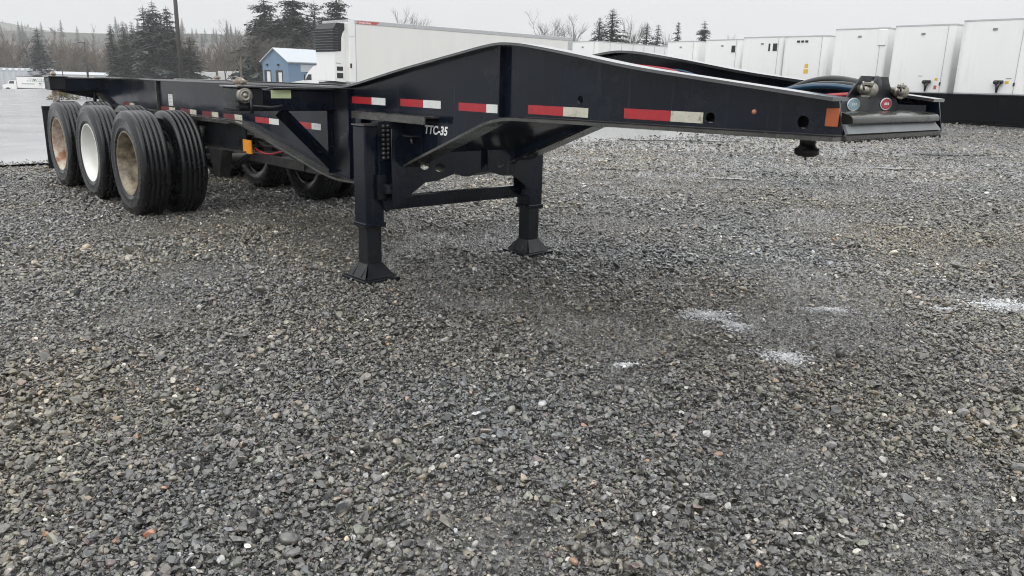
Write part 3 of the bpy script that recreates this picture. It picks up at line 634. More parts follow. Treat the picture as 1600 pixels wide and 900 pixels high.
def gladhand(t, z_, turn):
    b = MB(); c0 = Vector(P(BS+.005, t, z_)); ax = Vector((math.cos(turn), math.sin(turn), -.12)).normalized()
    b.lathe([(.0, -.03), (.022, -.03), (.022, .010), (.030, .012), (.030, .030), (.020, .034), (.020, .055), (0, .056)], c0, ax, 16)
    hd = c0 + ax*.05; sx_ = Vector((-ax.y, ax.x, 0)).normalized()
    b.lathe([(0, -.028), (.034, -.028), (.044, -.018), (.044, .014), (.036, .024), (.024, .026), (.020, .018), (0, .018)], hd + sx_*.045, sx_, 20)
    b.lathe([(0, -.028), (.018, -.028), (.022, .028), (0, .03)], hd - sx_*.04, sx_, 12)
    b.obox(hd + sx_*.02 + Vector((0, 0, .034)), (.05, .085, .014), Matrix((ax, sx_, ax.cross(sx_))).transposed())
    b.obox(hd + sx_*.01 + Vector((0, 0, -.034)), (.03, .12, .010), Matrix((ax, sx_, ax.cross(sx_))).transposed())
    b.tube([hd + sx_*.075 + Vector((0, 0, k_)) for k_ in (-.05, -.02, .03, .052)], [.006, .010, .010, .007], 8)
    b.tube([hd - sx_*.06, hd - sx_*.09 + Vector((0, 0, .02)), hd - sx_*.10 + Vector((0, 0, .045))], .006, 6)
    k_ = .74; b.v = [tuple(c0 + (Vector(q)-c0)*k_) for q in b.v]
    return b.build('gladhand', M['cast'], br)
gladhand(.125, 1.342, .15); gladhand(-.215, 1.338, .35)
m_ = MB(); m_.lathe([(0, .012), (.03, .012), (.038, .006), (.04, 0)], P(BS+.005, -.04, 1.36), (1, 0, 0), 16); m_.build('electrical_socket', M['dark'], br)
def emblem(t, z_, mm, rot_):
    o = plate('emblem_rim', ring(t, z_, .058, 28, .027), [], .002, lambda u, v, w_: P(BS+.0062 + w_, u, v), M['letter'], br)
    i_ = plate('emblem_face', ring(t, z_, .052, 28, .0225), [], .002, lambda u, v, w_: P(BS+.0082 + w_, u, v), M[mm], o)
    b = MB()
    for k in (-1, 0, 1): b.box(P(BS+.0093, t+k*.017-.006, z_-.005), P(BS+.0098, t+k*.017+.006, z_+.006))
    b.build('emblem_print', M['letter'] if mm == 'oval_red' else M['sticker'], o)
    return o
emblem(.155, 1.277, 'oval_blue', 0)['label'] = 'pale blue oval emblem'; emblem(-.165, 1.279, 'oval_red', 0)['label'] = 'red oval emblem'
def hose(pts, r_, mm):
    b = MB(); b.tube(smooth_poly(pts, 3), r_, 8); return b.build('air_hose', M[mm], ch)
hose([P(6.40, .10, 1.34), P(6.30, .12, 1.352), P(6.18, .16, 1.345), P(6.02, .20, 1.30), P(5.85, .22, 1.22)], .013, 'hose_blue')
hose([P(6.40, .06, 1.35), P(6.30, .05, 1.362), P(6.16, .04, 1.355), P(6.0, .02, 1.31), P(5.82, 0, 1.22)], .013, 'hose_black')
hose([P(6.40, .16, 1.315), P(6.30, .20, 1.305), P(6.18, .26, 1.28), P(6.0, .30, 1.22)], .011, 'hose_red')
hose([P(6.38, 0, 1.36), P(6.22, -.05, 1.385), P(6.05, -.1, 1.36), P(5.8, -.15, 1.25)], .020, 'hose_black')
hose([P(4.62, -.44, 1.46), P(4.9, -.42, 1.44), P(5.1, -.36, 1.42), P(5.3, -.30, 1.36), P(5.5, -.25, 1.22)], .010, 'hose_red')
hose([P(4.7, -.46, 1.45), P(4.95, -.45, 1.43), P(5.15, -.40, 1.42), P(5.35, -.36, 1.36), P(5.5, -.32, 1.22)], .008, 'hose_blue')

# suspension sub-frame, axles, wheels
for sd in (1, -1):
    b = MB(); b.box(P(-3.0, sd*.50, .672), P(1.12, sd*.515, .913)); sf = b.build('suspension_subframe', M['paint_dull'], ch)
    b = MB(); b.box(P(-3.0, sd*.46, .658), P(1.14, sd*.575, .671)); b.build('subframe_flange', M['flange'], sf)
    b = MB(); b.box(P(-3.0, sd*.46, .9005), P(.95, sd*.60, .9125)); b.build('subframe_flange', M['flange'], sf)
    for s_ in (.62, -.62, -1.865, -3.0):
        b = MB(); b.prism([(s_-.16, .655), (s_+.16, .655), (s_+.06, .40), (s_-.06, .40)], lambda u, v, k: P(u, sd*(.50 + .10*k), v)); b.build('spring_hanger', M['under'], sf)
    for a in range(3):
        s0 = -1.245*a; b = MB()
        for k in range(4):
            hw = .56 - .1*k
            b.prism([(s0-hw, .55-.016*k), (s0, .508-.016*k), (s0+hw, .55-.016*k), (s0+hw, .564-.016*k), (s0, .522-.016*k), (s0-hw, .564-.016*k)], lambda u, v, k2: P(u, sd*(.51 + .08*k2), v))
        b.build('leaf_spring', M['under'], sf)
m_ = MB(); m_.box(P(1.08, .516, .655), P(1.245, .528, .775)); mk = m_.build('amber_reflector', M['amber'], ch); mk['label'] = 'square amber reflector under the rail'
m_ = MB(); m_.box(P(1.10, .5285, .672), P(1.225, .531, .758)); m_.build('reflector_lens', M['amber'], mk)
m_ = MB(); m_.tube([P(1.1, .42, .80), P(1.6, .42, .80)], .016, 8); m_.build('air_pipe', M['grey'], ch)
m_ = MB(); m_.box(P(1.05, -.46, .58), P(2.35, .46, .60)); m_.box(P(1.10, .44, .585), P(2.1, .47, .66)); m_.build('tank_shelf', M['under'], ch)
m_ = MB(); m_.lathe([(0, -.36), (.06, -.355), (.10, -.33), (.115, -.30), (.115, .30), (.10, .33), (.06, .355), (0, .36)], P(1.75, .18, .72), (1, 0, 0), 24); m_.build('air_tank', M['under'], ch)
m_ = MB(); m_.lathe([(0, -.28), (.06, -.275), (.10, -.25), (.115, -.22), (.115, .22), (.10, .25), (.06, .275), (0, .28)], P(1.72, -.2, .72), (1, 0, 0), 24); m_.build('air_tank', M['under'], ch)
hose([P(1.2, .47, .70), P(1.34, .475, .672), P(1.5, .475, .67), P(1.7, .47, .71), P(1.82, .46, .73)], .010, 'hose_red')
hose([P(1.25, .45, .76), P(1.4, .46, .73), P(1.55, .46, .75), P(1.7, .45, .70)], .009, 'hose_black')
hose([P(1.2, .40, .74), P(1.45, .44, .77), P(1.6, .44, .72), P(1.8, .40, .78)], .009, 'hose_black')
hose([P(.9, .40, .62), P(.7, .45, .52), P(.5, .40, .46), P(.3, .35, .5)], .012, 'hose_black')
hose([P(.8, .30, .64), P(.62, .35, .50), P(.4, .38, .42), P(.2, .30, .5)], .010, 'hose_black')

Rt, HW = .495, .132           # tyre radius, half width
def tyre_profile():
    p = [(.292, -.105), (.305, -.118), (.330, -.1245), (.335, -.128), (.345, -.128), (.350, -.1275), (.36, -.130), (.41, -.133), (.416, -.1355), (.424, -.1355), (.430, -.1325), (.455, -.128), (.478, -.120), (.488, -.110)]
    gr = [-.066, -.022, .022, .066]; a = -.104
    p.append((Rt-.003, a))
    for g in gr:
        p += [(Rt, g-.0050), (Rt-.013, g-.0038), (Rt-.013, g+.0038), (Rt, g+.0050)]
    p.append((Rt-.003, -a))
    p += [(.488, .110), (.478, .120), (.455, .128), (.41, .133), (.36, .130), (.305, .118), (.292, .105)]
    return p
def make_wheel(rim_mat, outer):
    wl = empty('wheel', (0, 0, 0)); wl.parent = ch
    b = MB(); b.lathe(tyre_profile(), (0, 0, 0), (0, 1, 0), 72); ty = b.build('tyre', M['tyre'], wl, False)
    # rim: lip, barrel and dished disc ; +1 along local -y is the outside
    b = MB(); b.lathe([(.300, -.112), (.306, -.118), (.300, -.122), (.288, -.116), (.284, -.095), (.268, -.080), (.262, -.02), (.250, .06), (.222, .088), (.150, .098), (.110, .096), (.104, .092)] if outer else
                     [(.300, -.112), (.306, -.118), (.300, -.122), (.288, -.116), (.284, -.095), (.262, .02), (.262, .10)], (0, 0, 0), (0, 1, 0), 48)
    b.build('rim', rim_mat, wl)
    if outer:
        b = MB(); b.lathe([(.104, .094), (.104, .04), (.092, .025), (.075, .02), (.070, .0), (.05, -.008), (0, -.01)], (0, 0, 0), (0, 1, 0), 24); b.build('hub', rim_mat, wl)
        b = MB()
        for k in range(10):
            t_ = 2*math.pi*k/10; b.lathe([(0, -.03), (.014, -.028), (.017, 0)], (.142*math.cos(t_), .094, .142*math.sin(t_)), (0, 1, 0), 6, False)
        b.build('wheel_nuts', M['rustcast'], wl)['kind'] = 'stuff'
    return wl
protos = {k: make_wheel(M[k], True) for k in ('rim_rust', 'rim_white', 'rim_tan')}
pin = make_wheel(M['under'], False)
used = set()
def place_wheel(pr, s_, t_, flip, rot_):
    if pr.name in used: o = copy_tree(pr, ch)
    else: o = pr; used.add(pr.name)
    o.location = P(s_, t_, Rt-.006); o.rotation_euler = (0, rot_, math.pi if flip else 0)
for a in range(3):
    s0 = -1.245*a; b = MB(); b.tube([P(s0, -.95, Rt-.006), P(s0, .95, Rt-.006)], .064, 12); b.build('axle', M['under'], ch)
    for sd in (1, -1):
        b = MB(); b.tube([P(s0+.60, sd*.55, .44), P(s0+.30, sd*.52, .47), P(s0+.02, sd*.50, .46)], .026, 8); b.build('radius_rod', M['under'], ch)
        b = MB(); b.tube([P(s0+.12, sd*.60, .42), P(s0+.30, sd*.58, .84)], .028, 8); b.build('shock_absorber', M['under'], ch)
        b = MB(); b.tube(smooth_poly([P(s0+.25, sd*.42, .52), P(s0+.42, sd*.46, .40), P(s0+.50, sd*.44, .55), P(s0+.46, sd*.40, .80)], 2), .010, 6); b.build('brake_hose', M['hose_black'], ch)
        b = MB(); b.lathe([(0, -.10), (.205, -.10), (.21, .10), (0, .10)], P(s0, sd*.78, Rt-.006), (0, 1, 0), 28); b.build('brake_drum', M['under'], ch)
        b = MB(); b.lathe([(0, -.09), (.07, -.085), (.085, -.05), (.085, .05), (.07, .085), (0, .09)], P(s0+.20, sd*.38, Rt+.02), (.3, 1, 0), 16); b.tube([P(s0+.2, sd*.38, Rt), P(s0+.05, sd*.5, Rt-.05)], .02, 6); b.build('brake_chamber', M['under'], ch)
        rm = ('rim_tan', 'rim_white', 'rim_rust')[a] if sd == 1 else 'rim_tan'
        place_wheel(protos[rm], s0, sd*1.085, sd == -1, a*1.3); place_wheel(pin, s0, sd*.745, sd == -1, a*.7+.4)
for k, lab in (('rim_rust', 'wheel with a rusty rim'), ('rim_white', 'wheel with a clean white rim'), ('rim_tan', 'wheel with a grimy tan rim')): protos[k]['label'] = lab
for sd in (1, -1):
    b = MB(); b.box(P(-3.20, sd*.62, .14), P(-3.19, sd*1.19, .86)); b.build('mud_flap', M['dark'], ch)
    b = MB(); b.box(P(-3.22, sd*.55, .86), P(-3.17, sd*1.19, .90)); b.tube([P(-3.195, sd*.58, .88), P(-3.195, sd*.58, 1.10)], .02, 8); b.build('flap_hanger', M['paint_dull'], ch)
    b = MB(); b.box(P(-3.16, sd*1.00, .955), P(-3.10, sd*1.07, 1.09), .008); b.build('tail_lamp_box', M['rustcast'], ch)
m_ = MB(); m_.box(P(-3.33, -1.05, .55), P(-3.25, 1.05, .65), .005); m_.box(P(-3.32, .4, .65), P(-3.26, .5, 1.09)); m_.box(P(-3.32, -.5, .65), P(-3.26, -.4, 1.09)); m_.build('rear_guard', M['paint_dull'], ch)

# ------------------------------------------------------------------ slush patches
OCT = np.array([(1,0,0),(-1,0,0),(0,1,0),(0,-1,0),(0,0,1),(0,0,-1)], float); OCF = np.array([(0,2,4),(2,1,4),(1,3,4),(3,0,4),(2,0,5),(1,2,5),(3,1,5),(0,3,5)])
for i, (sx, sy, ra, rb) in enumerate(SLUSH):
    r = np.random.RandomState(300+i); m = int(30000*ra*rb) + 60; th = r.uniform(0, 6.283, m); q = np.abs(r.normal(0, .46, m))*(1 + .45*np.sin(3*th + i) + .3*np.sin(7*th + 2*i))
    gxs, gys = sx + ra*q*np.cos(th), sy + rb*q*np.sin(th); sz_ = r.uniform(.002, .0075, m)
    v = OCT[None]*sz_[:, None, None]*r.uniform(.5, 1.3, (m, 6, 1))*np.array([1.4, 1.4, .4]); v[:, :, 0] += gxs[:, None]; v[:, :, 1] += gys[:, None]
    v[:, :, 2] += (.006 + .010*r.rand(m))[:, None]
    o = link('slush_patch', np_mesh('slush_patch', v.reshape(-1, 3), (OCF[None] + 6*np.arange(m)[:, None, None]).reshape(-1, 3), 3, [M['slush']], True))
    labs = ['round white slush patch on the gravel, nearest to the camera on the right', 'long white slush streak on the gravel beyond the round patch', 'small white slush spot between the long streak and the round patch', 'white slush streak on the gravel at the right edge', 'thin grey-white slush streak on the gravel right of the long streak', 'tiny slush spot just left of the right-edge streak', 'faint small slush spot left of the round white patch', 'slush scrap on the gravel behind the far landing foot', 'slush scrap on the gravel below the chassis nose']
    tag(o, labs[i], 'slush', 'slush patches on the gravel', 'stuff')

# ------------------------------------------------------------------ shallow puddles glinting far across the gravel
M['water'] = mat('puddle_water', (.16, .16, .155), .10, bump=.01, bscale=8, spec=.7)
for i, (x_, y_, ra, rb, lb) in enumerate(((3.9, 20.4, 1.3, .55, 'long bright puddle under the chassis nose, left of its neighbour'), (5.1, 20.2, .75, .28, 'bright puddle right of the long one under the nose'), (1.35, 9.55, .42, .10, 'thin puddle streak beyond the far landing foot'),
        (3.25, 11.9, .35, .10, 'short thin puddle streak below the middle of the nose'), (1.7, 12.9, .45, .12, 'short puddle streak just right of the far leg'), (6.9, 14.2, .6, .14, 'faint puddle streak right of the kingpin'), (9.6, 17.5, 1.0, .30, 'wide faint puddle below the black beam'), (-2.6, 5.7, .3, .07, 'thin puddle streak near the left edge'))):
    r = np.random.RandomState(700+i); k_ = 36; th = np.linspace(0, 2*np.pi, k_, endpoint=False); q = 1 + .22*np.sin(2*th+i) + .16*np.sin(5*th+2*i) + r.normal(0, .06, k_)
    vx, vy = x_ + ra*q*np.cos(th), y_ + rb*q*np.sin(th); zt = hz(x_, y_) + .010
    me = bpy.data.meshes.new('puddle'); me.from_pydata([(a, b_, zt) for a, b_ in zip(vx, vy)], [], [tuple(range(k_))]); me.materials.append(M['water']); me.update(); o = link('puddle', me); tag(o, lb, 'puddle', 'puddles on the gravel')

# ------------------------------------------------------------------ trailers
def van_body(name, Lg, W, z0, z1, rad_, mm, parent):
    # local: x back from nose, y across, rounded front vertical corners
    o = [(Lg, W/2), (rad_, W/2)] + [(rad_ - rad_*math.sin(k*math.pi/12), W/2 - rad_ + rad_*math.cos(k*math.pi/12)) for k in range(1, 7)]
    o += [(rad_ - rad_*math.cos(k*math.pi/12), -W/2 + rad_ - rad_*math.sin(k*math.pi/12)) for k in range(0, 7)] + [(Lg, -W/2)]
    b = MB(); b.prism(o, lambda u, v, k: (u, v, z0 if k == 0 else z1)); return b.build(name, mm, parent), o
def trailer_bogie(root, Lg):
    for k in (0, 1):
        for sy in (1, -1):
            b = MB(); b.lathe([(0, -.12), (.30, -.12), (.46, -.13), (.50, -.10), (.50, .10), (.46, .13), (.30, .12), (0, .12)], (Lg-3.0+1.25*k, sy*1.05, .5), (0, 1, 0), 24); b.build('wheel', M['tyre'], root)
    for sy in (1, -1):
        b = MB(); b.box((2.6, sy*.75-.08, .25), (2.76, sy*.75+.08, 1.1)); b.box((2.55, sy*.75-.14, .02), (2.82, sy*.75+.14, .10)); b.build('landing_leg', M['grey'], root)
ND = Vector((.656, -.755, 0)); BD = Vector((.755, .656, 0))     # along the row of noses / towards their tails
row = [((17.97, 33.65), 4.16, 'rounded', 'white van trailer at the right end of the row, nose towards the yard', dict(glad=1, dec=2)),
       ((16.86, 37.10), 4.15, 'post', 'white van trailer second from the right end of the row', dict(glad=1, dec=3)),
       ((15.47, 40.40), 4.18, 'box', 'white van trailer third from the right with a boxed corner post at its top', dict(vent=0)),
       ((14.55, 45.30), 4.08, 'rounded', 'shorter white van trailer fourth from the right with yellow decals on its nose', dict(dec=1, lamp=1)),
       ((13.02, 47.70), 4.12, 'post', 'white van trailer fifth from the right with two dark vents high on its nose', dict(vent=2)),
       ((11.77, 51.80), 4.15, 'post', 'white van trailer sixth from the right with one dark vent high on its nose', dict(vent=1)),
       ((9.95, 55.50), 4.18, 'rounded', 'white van trailer seventh from the right, half hidden by the gooseneck', dict())]
def van_trailer(loc, rz, top, lab, style, opt, group, Lg=14.6, W=2.6):
    root = empty('van_trailer', loc, rz); tag(root, lab, 'trailer', group)
    body, ol = van_body('body', Lg, W, 1.18, top, .30 if style == 'rounded' else .12, M['white'], root)
    b = MB(); b.prism([(u*1.0008 - .012, v*1.012) for u, v in ol], lambda u, v, k: (u, v, top+.002 if k == 0 else top+.06)); b.build('top_rail', M['rail_grey'], body)
    b = MB(); b.prism([(u - .008, v*1.008) for u, v in ol], lambda u, v, k: (u, v, 1.0 if k == 0 else 1.178)); b.build('base_rail', M['rail_grey'], body)
    for sy in (-1,):
        b = MB(); b.box((-.020, sy*(W/2-.31)-.010, 1.19), (.02, sy*(W/2-.31)+.010, top-.02)); b.build('nose_seam', M['rail_grey'], body)
        b = MB(); b.box((-.03, sy*(W/2-.32)-.03, 1.46), (.0, sy*(W/2-.32)+.03, 1.60)); b.build('marker', M['dark'], body)
    b = MB()
    for k in range(1, 12): b.box((k*1.2, -W/2-.008, 1.2), (k*1.2+.05, W/2+.008, top-.03))
    b.build('side_ribs', M['rail_grey'], body)
    if style == 'box':
        b = MB(); b.box((-.05, -W/2+.05, top-.75), (.10, -W/2+.42, top-.02), .02); b.build('post_box', M['white'], body)
    if opt.get('glad'):
        b = MB(); b.box((-.14, .05-.65, 1.62), (-.02, .35-.65, 1.68), .01); b.tube([(-.08, -.58, 1.64), (-.10, -.47, 1.45), (-.08, -.42, 1.20)], .03, 8); b.tube([(-.08, -.33, 1.64), (-.10, -.40, 1.45), (-.08, -.42, 1.20)], .035, 8)
        b.lathe([(0, -.08), (.06, -.07), (.07, .05), (0, .07)], (-.10, -.56, 1.62), (1, .2, 0), 12); b.lathe([(0, -.08), (.08, -.07), (.08, .05), (0, .07)], (-.10, -.36, 1.60), (1, -.2, 0), 12)
        b.build('gladhand_box', M['dark'], body)
    d = opt.get('dec', 0)
    if d:
        for k, (yy, zz, wd, hh, mm) in enumerate({1: [(-.25, 2.40, .2, .20, 'yellow'), (-.25, 2.12, .26, .22, 'yellow')], 2: [(-.72, 1.60, .13, .11, 'yellow'), (-.76, 1.75, .2, .03, 'grey')], 3: [(-.80, 1.72, .12, .11, 'yellow'), (-.80, 1.38, .12, .16, 'reddec'), (-.1, 1.85, .16, .03, 'grey')]}[d]):
            b = MB(); b.box((-.006, yy-wd/2, zz-hh/2), (-.001, yy+wd/2, zz+hh/2)); b.build('decal', M[mm], body)
    for k in range(opt.get('vent', 0)):
        b = MB(); wv = .13 if k == 0 else .05; b.box((-.02, -.80+.36*k-wv, top-.72), (.0, -.80+.36*k+wv, top-.32)); b.build('vent', M['dark'], body)
    if opt.get('lamp'):
        for yy in (-.12, .12, .36):
            b = MB(); b.box((-.03, yy-.08, top-.28), (0, yy+.08, top-.18)); b.build('marker_lamp', M['dark'], body)
    else:
        b = MB(); b.box((-.03, -.06, top-.36), (0, .10, top-.28)); b.build('marker_lamp', M['grey'], body)
    trailer_bogie(root, Lg)
    return root
rz_row = math.atan2(BD.y, BD.x)
for (lx, ly), top, style, lab, opt in row:
    c_ = Vector((lx, ly, 0)) + ND*1.3; g0 = hz(c_.x, c_.y)
    van_trailer((c_.x, c_.y, g0), rz_row, top-g0, lab, style, opt, 'white van trailers parked in a row')
# two more van trailers further off, behind the far end of the row
for i, (lx, ly, tp, lb) in enumerate(((9.6, 70.0, 4.0, 'distant white van trailer just left of the parked row'), (6.6, 71.0, 3.9, 'distant white van trailer behind the tail of the refrigerated trailer'))):
    van_trailer((lx, ly, hz(lx, ly)), R(84+6*i), tp-hz(lx, ly), lb, 'rounded', dict(), 'white van trailers parked in a row')
ft = van_trailer((4.3, 54.6, 0), R(43.1), 4.02, 'white van trailer with a dark roof edge beyond the refrigerated trailer', 'post', {}, 'white van trailers parked in a row')

# black steel beam low along the noses
b0 = Vector((11.2, 48.5, 0)); b1 = Vector((22.6, 18.0, 0)); bdir = (b1-b0).normalized(); bl = (b1-b0).length
beam = empty('barrier_beam', (b0.x, b0.y, 0), math.atan2(bdir.y, bdir.x)); tag(beam, 'long low black steel beam lying before the noses of the white trailers', 'steel beam')
nseg = 5
for k in range(nseg):
    x0_, x1_ = bl*k/nseg, bl*(k+1)/nseg - .02; gg = max(0, hz(*(b0 + bdir*(x0_+x1_)/2).xy)) 
    b = MB(); b.box((x0_, -.10, gg+.05), (x1_, .10, 1.31), .01); b.box((x0_, -.22, 1.312), (x1_, .22, 1.335)); b.box((x0_, -.26, gg+.0), (x1_, .26, gg+.05)); b.box((x0_, -.16, gg+.17), (x1_, -.101, gg+.20))
    b.build('beam_section', M['band'], beam)

# refrigerated trailer
rf = empty('refrigerated_trailer', (-8.32, 40.40, 0), math.atan2(.683, .730)); tag(rf, 'long white refrigerated trailer with a black-grilled cooling unit on its nose', 'trailer')
# local x to the tail, local y away from camera side (near wall at y = 0)
b = MB(); b.box((0, .0, 1.12), (16.0, 2.6, 3.98), .03); bd = b.build('body', M['cream'], rf)
b = MB(); b.box((.02, -.018, 3.90), (15.98, 2.618, 4.10), .012); b.build('top_rail', M['rail_grey'], bd)
b = MB(); b.box((.02, -.016, .98), (15.98, 2.616, 1.118), .01); b.build('base_rail', M['rail_grey'], bd)
b = MB(); b.box((-.012, -.014, 1.125), (.34, .10, 3.895), .02); b.build('corner_post', M['white'], bd)
b = MB(); b.box((.345, -.008, 1.125), (.37, .0, 3.895)); b.build('wall_seam', M['rail_grey'], bd)
b = MB(); b.box((-.04, -.03, 3.30), (.30, .0, 4.08), .03); b.build('post_cap', M['white'], bd)
b = MB(); b.box((15.6, -.012, 1.125), (16.02, .0, 3.90)); b.build('tail_post', M['rail_grey'], bd)
b = MB(); b.box((-.0, -.026, 1.80), (.10, -.014, 2.02)); b.build('latch', M['dark'], bd)
lg_ = plate('logo_panel', [(.42, 3.925), (1.55, 3.925), (1.78, 4.06), (.50, 4.06)], [], .004, lambda u, v, w_: (u, -.021 + w_, v), M['reddec'], bd)
text_mesh('logo_lettering', 'Great Dane', .15, lambda u, v, w_: (.52 + u, -.0245 - w_, 3.945 + v), M['letter'], lg_, sx=1.0, shear=.2, bold=.002)
un = MB(); pr_ = [(-.62, 1.16), (0, 1.10), (0, 3.90), (-.45, 3.90), (-.62, 3.66)]
un.prism(pr_, lambda u, v, k: (u, .42 + 1.76*k, v)); uo = un.build('cooling_unit', M['white'], rf)
b = MB(); b.prism([(-.64, 2.56), (-.24, 2.60), (-.22, 3.22), (-.14, 3.46), (-.02, 3.62), (-.02, 3.925), (-.46, 3.925), (-.64, 3.66)], lambda u, v, k: (u, .405 + 1.79*k, v)); b.build('grille_housing', M['dark'], uo)
for k in range(9):
    zz = 2.64 + .125*k; b = MB(); b.box((-.72 + max(0, k-7)*.05, .36, zz), (-.641 + max(0, k-7)*.05, 2.24, zz+.032), .006); b.box((-.70, .36, zz), (-.42, .404, zz+.032)); b.build('grille_slat', M['slat'], uo)
for (zz, hh) in ((1.30, .25), (1.66, .20)):
    b = MB(); b.box((-.50, .405, zz), (-.16 - (.12 if hh < .2 else 0), .419, zz+hh)); b.build('hatch', M['dark'], uo)
text_mesh('unit_lettering', 'Carrier', .10, lambda u, v, w_: (-.55 + u, .417 - w_, 1.98 + v), M['dark'], uo)
b = MB(); b.box((-.55, .44, 1.00), (-.02, 2.16, 1.095), .01); b.build('unit_base', M['dark'], rf)
for k in (0, 1):
    for yy in (.2, 2.4):
        b = MB(); b.lathe([(0, -.14), (.30, -.14), (.46, -.15), (.50, -.11), (.50, .11), (.46, .15), (.30, .14), (0, .14)], (12.6+1.25*k, yy, .5), (0, 1, 0), 24); b.build('wheel', M['tyre'], rf)
for yy in (.5, 2.1):
    b = MB(); b.box((2.6, yy-.08, .02), (2.76, yy+.08, 1.0)); b.build('landing_leg', M['grey'], rf)

# white tractor unit beyond the cooling unit
tx, ty_ = -19.15, 76.0
tr = empty('semi_tractor', (tx, ty_, hz(tx, ty_)), R(188)); tr.scale = (.78, .78, .78); tag(tr, 'white semi tractor with sleeper cab partly hidden behind the cooling unit', 'truck')
b = MB(); b.prism([(-2.6, .9), (-2.6, 3.75), (-.9, 3.75), (-.2, 3.55), (.45, 2.85), (.5, 2.75), (.95, 1.95), (.95, .9)], lambda u, v, k: (u, -1.15 + 2.3*k, v)); cb = b.build('cab', M['white'], tr)
b = MB(); b.prism([(.952, .9), (.952, 1.92), (2.5, 1.62), (2.75, 1.4), (2.8, .7), (.952, .7)], lambda u, v, k: (u, -1.0 + 2.0*k, v)); b.build('hood', M['white'], tr)
for sy in (1, -1):
    b = MB(); b.prism([(.05, 1.95), (.05, 2.6), (.42, 2.6), (.75, 1.95)], lambda u, v, k: (u, sy*(1.152 + .01*k), v)); b.build('side_window', M['glass'], cb)
    b = MB(); b.box((-1.55, sy*1.152, 2.05), (-1.25, sy*1.162, 2.5)); b.build('sleeper_window', M['glass'], cb)
    b = MB(); b.box((.75, sy*1.25, 1.9), (.90, sy*1.45, 2.6), .03); b.build('mirror', M['dark'], tr)
b = MB(); b.add([(.512, -1.0, 2.74), (.512, 1.0, 2.74), (.955, 1.0, 1.98), (.955, -1.0, 1.98)], [(0, 1, 2, 3)]); b.add([(.50, -1.0, 2.73), (.50, 1.0, 2.73), (.945, 1.0, 1.97), (.945, -1.0, 1.97)], [(3, 2, 1, 0)]); b.build('windshield', M['glass'], cb)
b = MB(); b.box((.40, -1.15, 2.76), (.72, 1.15, 2.86), .02); b.build('visor', M['dark'], cb)
b = MB(); b.box((-6.0, -.45, .75), (2.0, .45, 1.0)); b.build('chassis_frame', M['dark'], tr)
for xx in (1.7, -4.0, -5.3):
    for sy in (1, -1):
        b = MB(); b.lathe([(0, -.14), (.30, -.14), (.46, -.15), (.50, -.11), (.50, .11), (.46, .15), (.30, .14), (0, .14)], (xx, sy*.98, .5), (0, 1, 0), 20); b.build('wheel', M['tyre'], tr)

# blue metal building
gR = Vector((-31.6, 112.0, 0)); gd = Vector((-.77, .64, 0)); sd_ = Vector((.64, .77, 0)); gz0 = -1.0
bb = empty('metal_building', (gR.x, gR.y, gz0), math.atan2(sd_.y, sd_.x)); tag(bb, 'small blue metal building with a pale gabled roof beyond the chassis', 'building')
GW, BL, EV, AP = 6.2, 13.0, 4.3, 6.0     # local x along side wall, local y along gable (away to the left)
b = MB(); b.prism([(0, 0), (0, EV), (GW/2, AP), (GW, EV), (GW, 0)], lambda u, v, k: (BL*k, u, v)); wl_ = b.build('wall', M['blue_wall'], bb)
for a0, a1 in ((-.3, GW/2), (GW+.3, GW/2)):
    e0 = EV - .3*(AP-EV)/(GW/2); b = MB(); b.add([(-.3, a0, e0+.02), (BL+.3, a0, e0+.02), (BL+.3, a1, AP+.02), (-.3, a1, AP+.02), (-.3, a0, e0+.14), (BL+.3, a0, e0+.14), (BL+.3, a1, AP+.14), (-.3, a1, AP+.14)], [(0,1,2,3),(7,6,5,4),(0,4,5,1),(1,5,6,2),(2,6,7,3),(3,7,4,0)]); b.build('roof', M['roof'], bb)
for yy, ww in ((1.4, 1.5), (4.2, 1.5)):
    b = MB(); b.box((-.03, yy-.08, 0), (-.001, yy+ww+.08, 3.1)); dr = b.build('door', M['dark'], bb)
    b = MB(); b.box((-.05, yy+.1, 1.5), (-.031, yy+.9, 2.9 if yy > 3 else 2.8)); b.build('door_panel', M['sticker'], dr)
for yy in (2.2, 4.9):
    b = MB(); b.box((-.25, yy-.12, 3.7), (-.001, yy+.12, 3.95)); b.build('wall_lamp', M['dark'], bb)
b = MB(); b.box((2.0, -.05, 2.95), (9.5, -.001, 3.95)); b.build('loading_door', M['roof'], bb)
b = MB(); b.box((0, -.03, 4.05), (BL, -.001, 4.2)); b.build('gutter', M['roof'], bb)

# far lot: sheds, box truck, bin, cars, poles
def simple_bldg(name, p0, p1, dep, z0, z1, lab, cat, ribs, mm):
    a, b_ = Vector((*p0, 0)), Vector((*p1, 0)); d = (b_-a); L_ = d.length; o = empty(name, (a.x, a.y, z0), math.atan2(d.y, d.x)); tag(o, lab, cat)
    b = MB(); b.box((0, 0, 0), (L_, dep, z1-z0)); b.build('wall', M[mm], o)
    b = MB(); b.prism([(-.2, 0), (dep/2, .55), (dep+.2, 0)], lambda u, v, k: (-.15 + (L_+.3)*k, u, z1-z0+.01 + v)); b.build('roof', M['roof'], o)
    for k in range(ribs):
        x_ = L_*(k+.5)/ribs; b = MB(); b.box((x_-.12*L_/ribs*2, -.12, .1), (x_+.12*L_/ribs*2, -.001, z1-z0+.5)); b.build('wall_rib', M['grey' if mm == 'grey' else 'roof'], o)
    return o
simple_bldg('storage_shed', (-131, 176), (-107.5, 187.5), 12, -3.6, 1.0, 'long white ribbed shed behind the box truck', 'shed', 22, 'rail_grey')
simple_bldg('storage_building', (-98, 170), (-75.5, 178), 10, -3.0, .50, 'long low grey building left of the tall pole', 'building', 0, 'rail_grey')
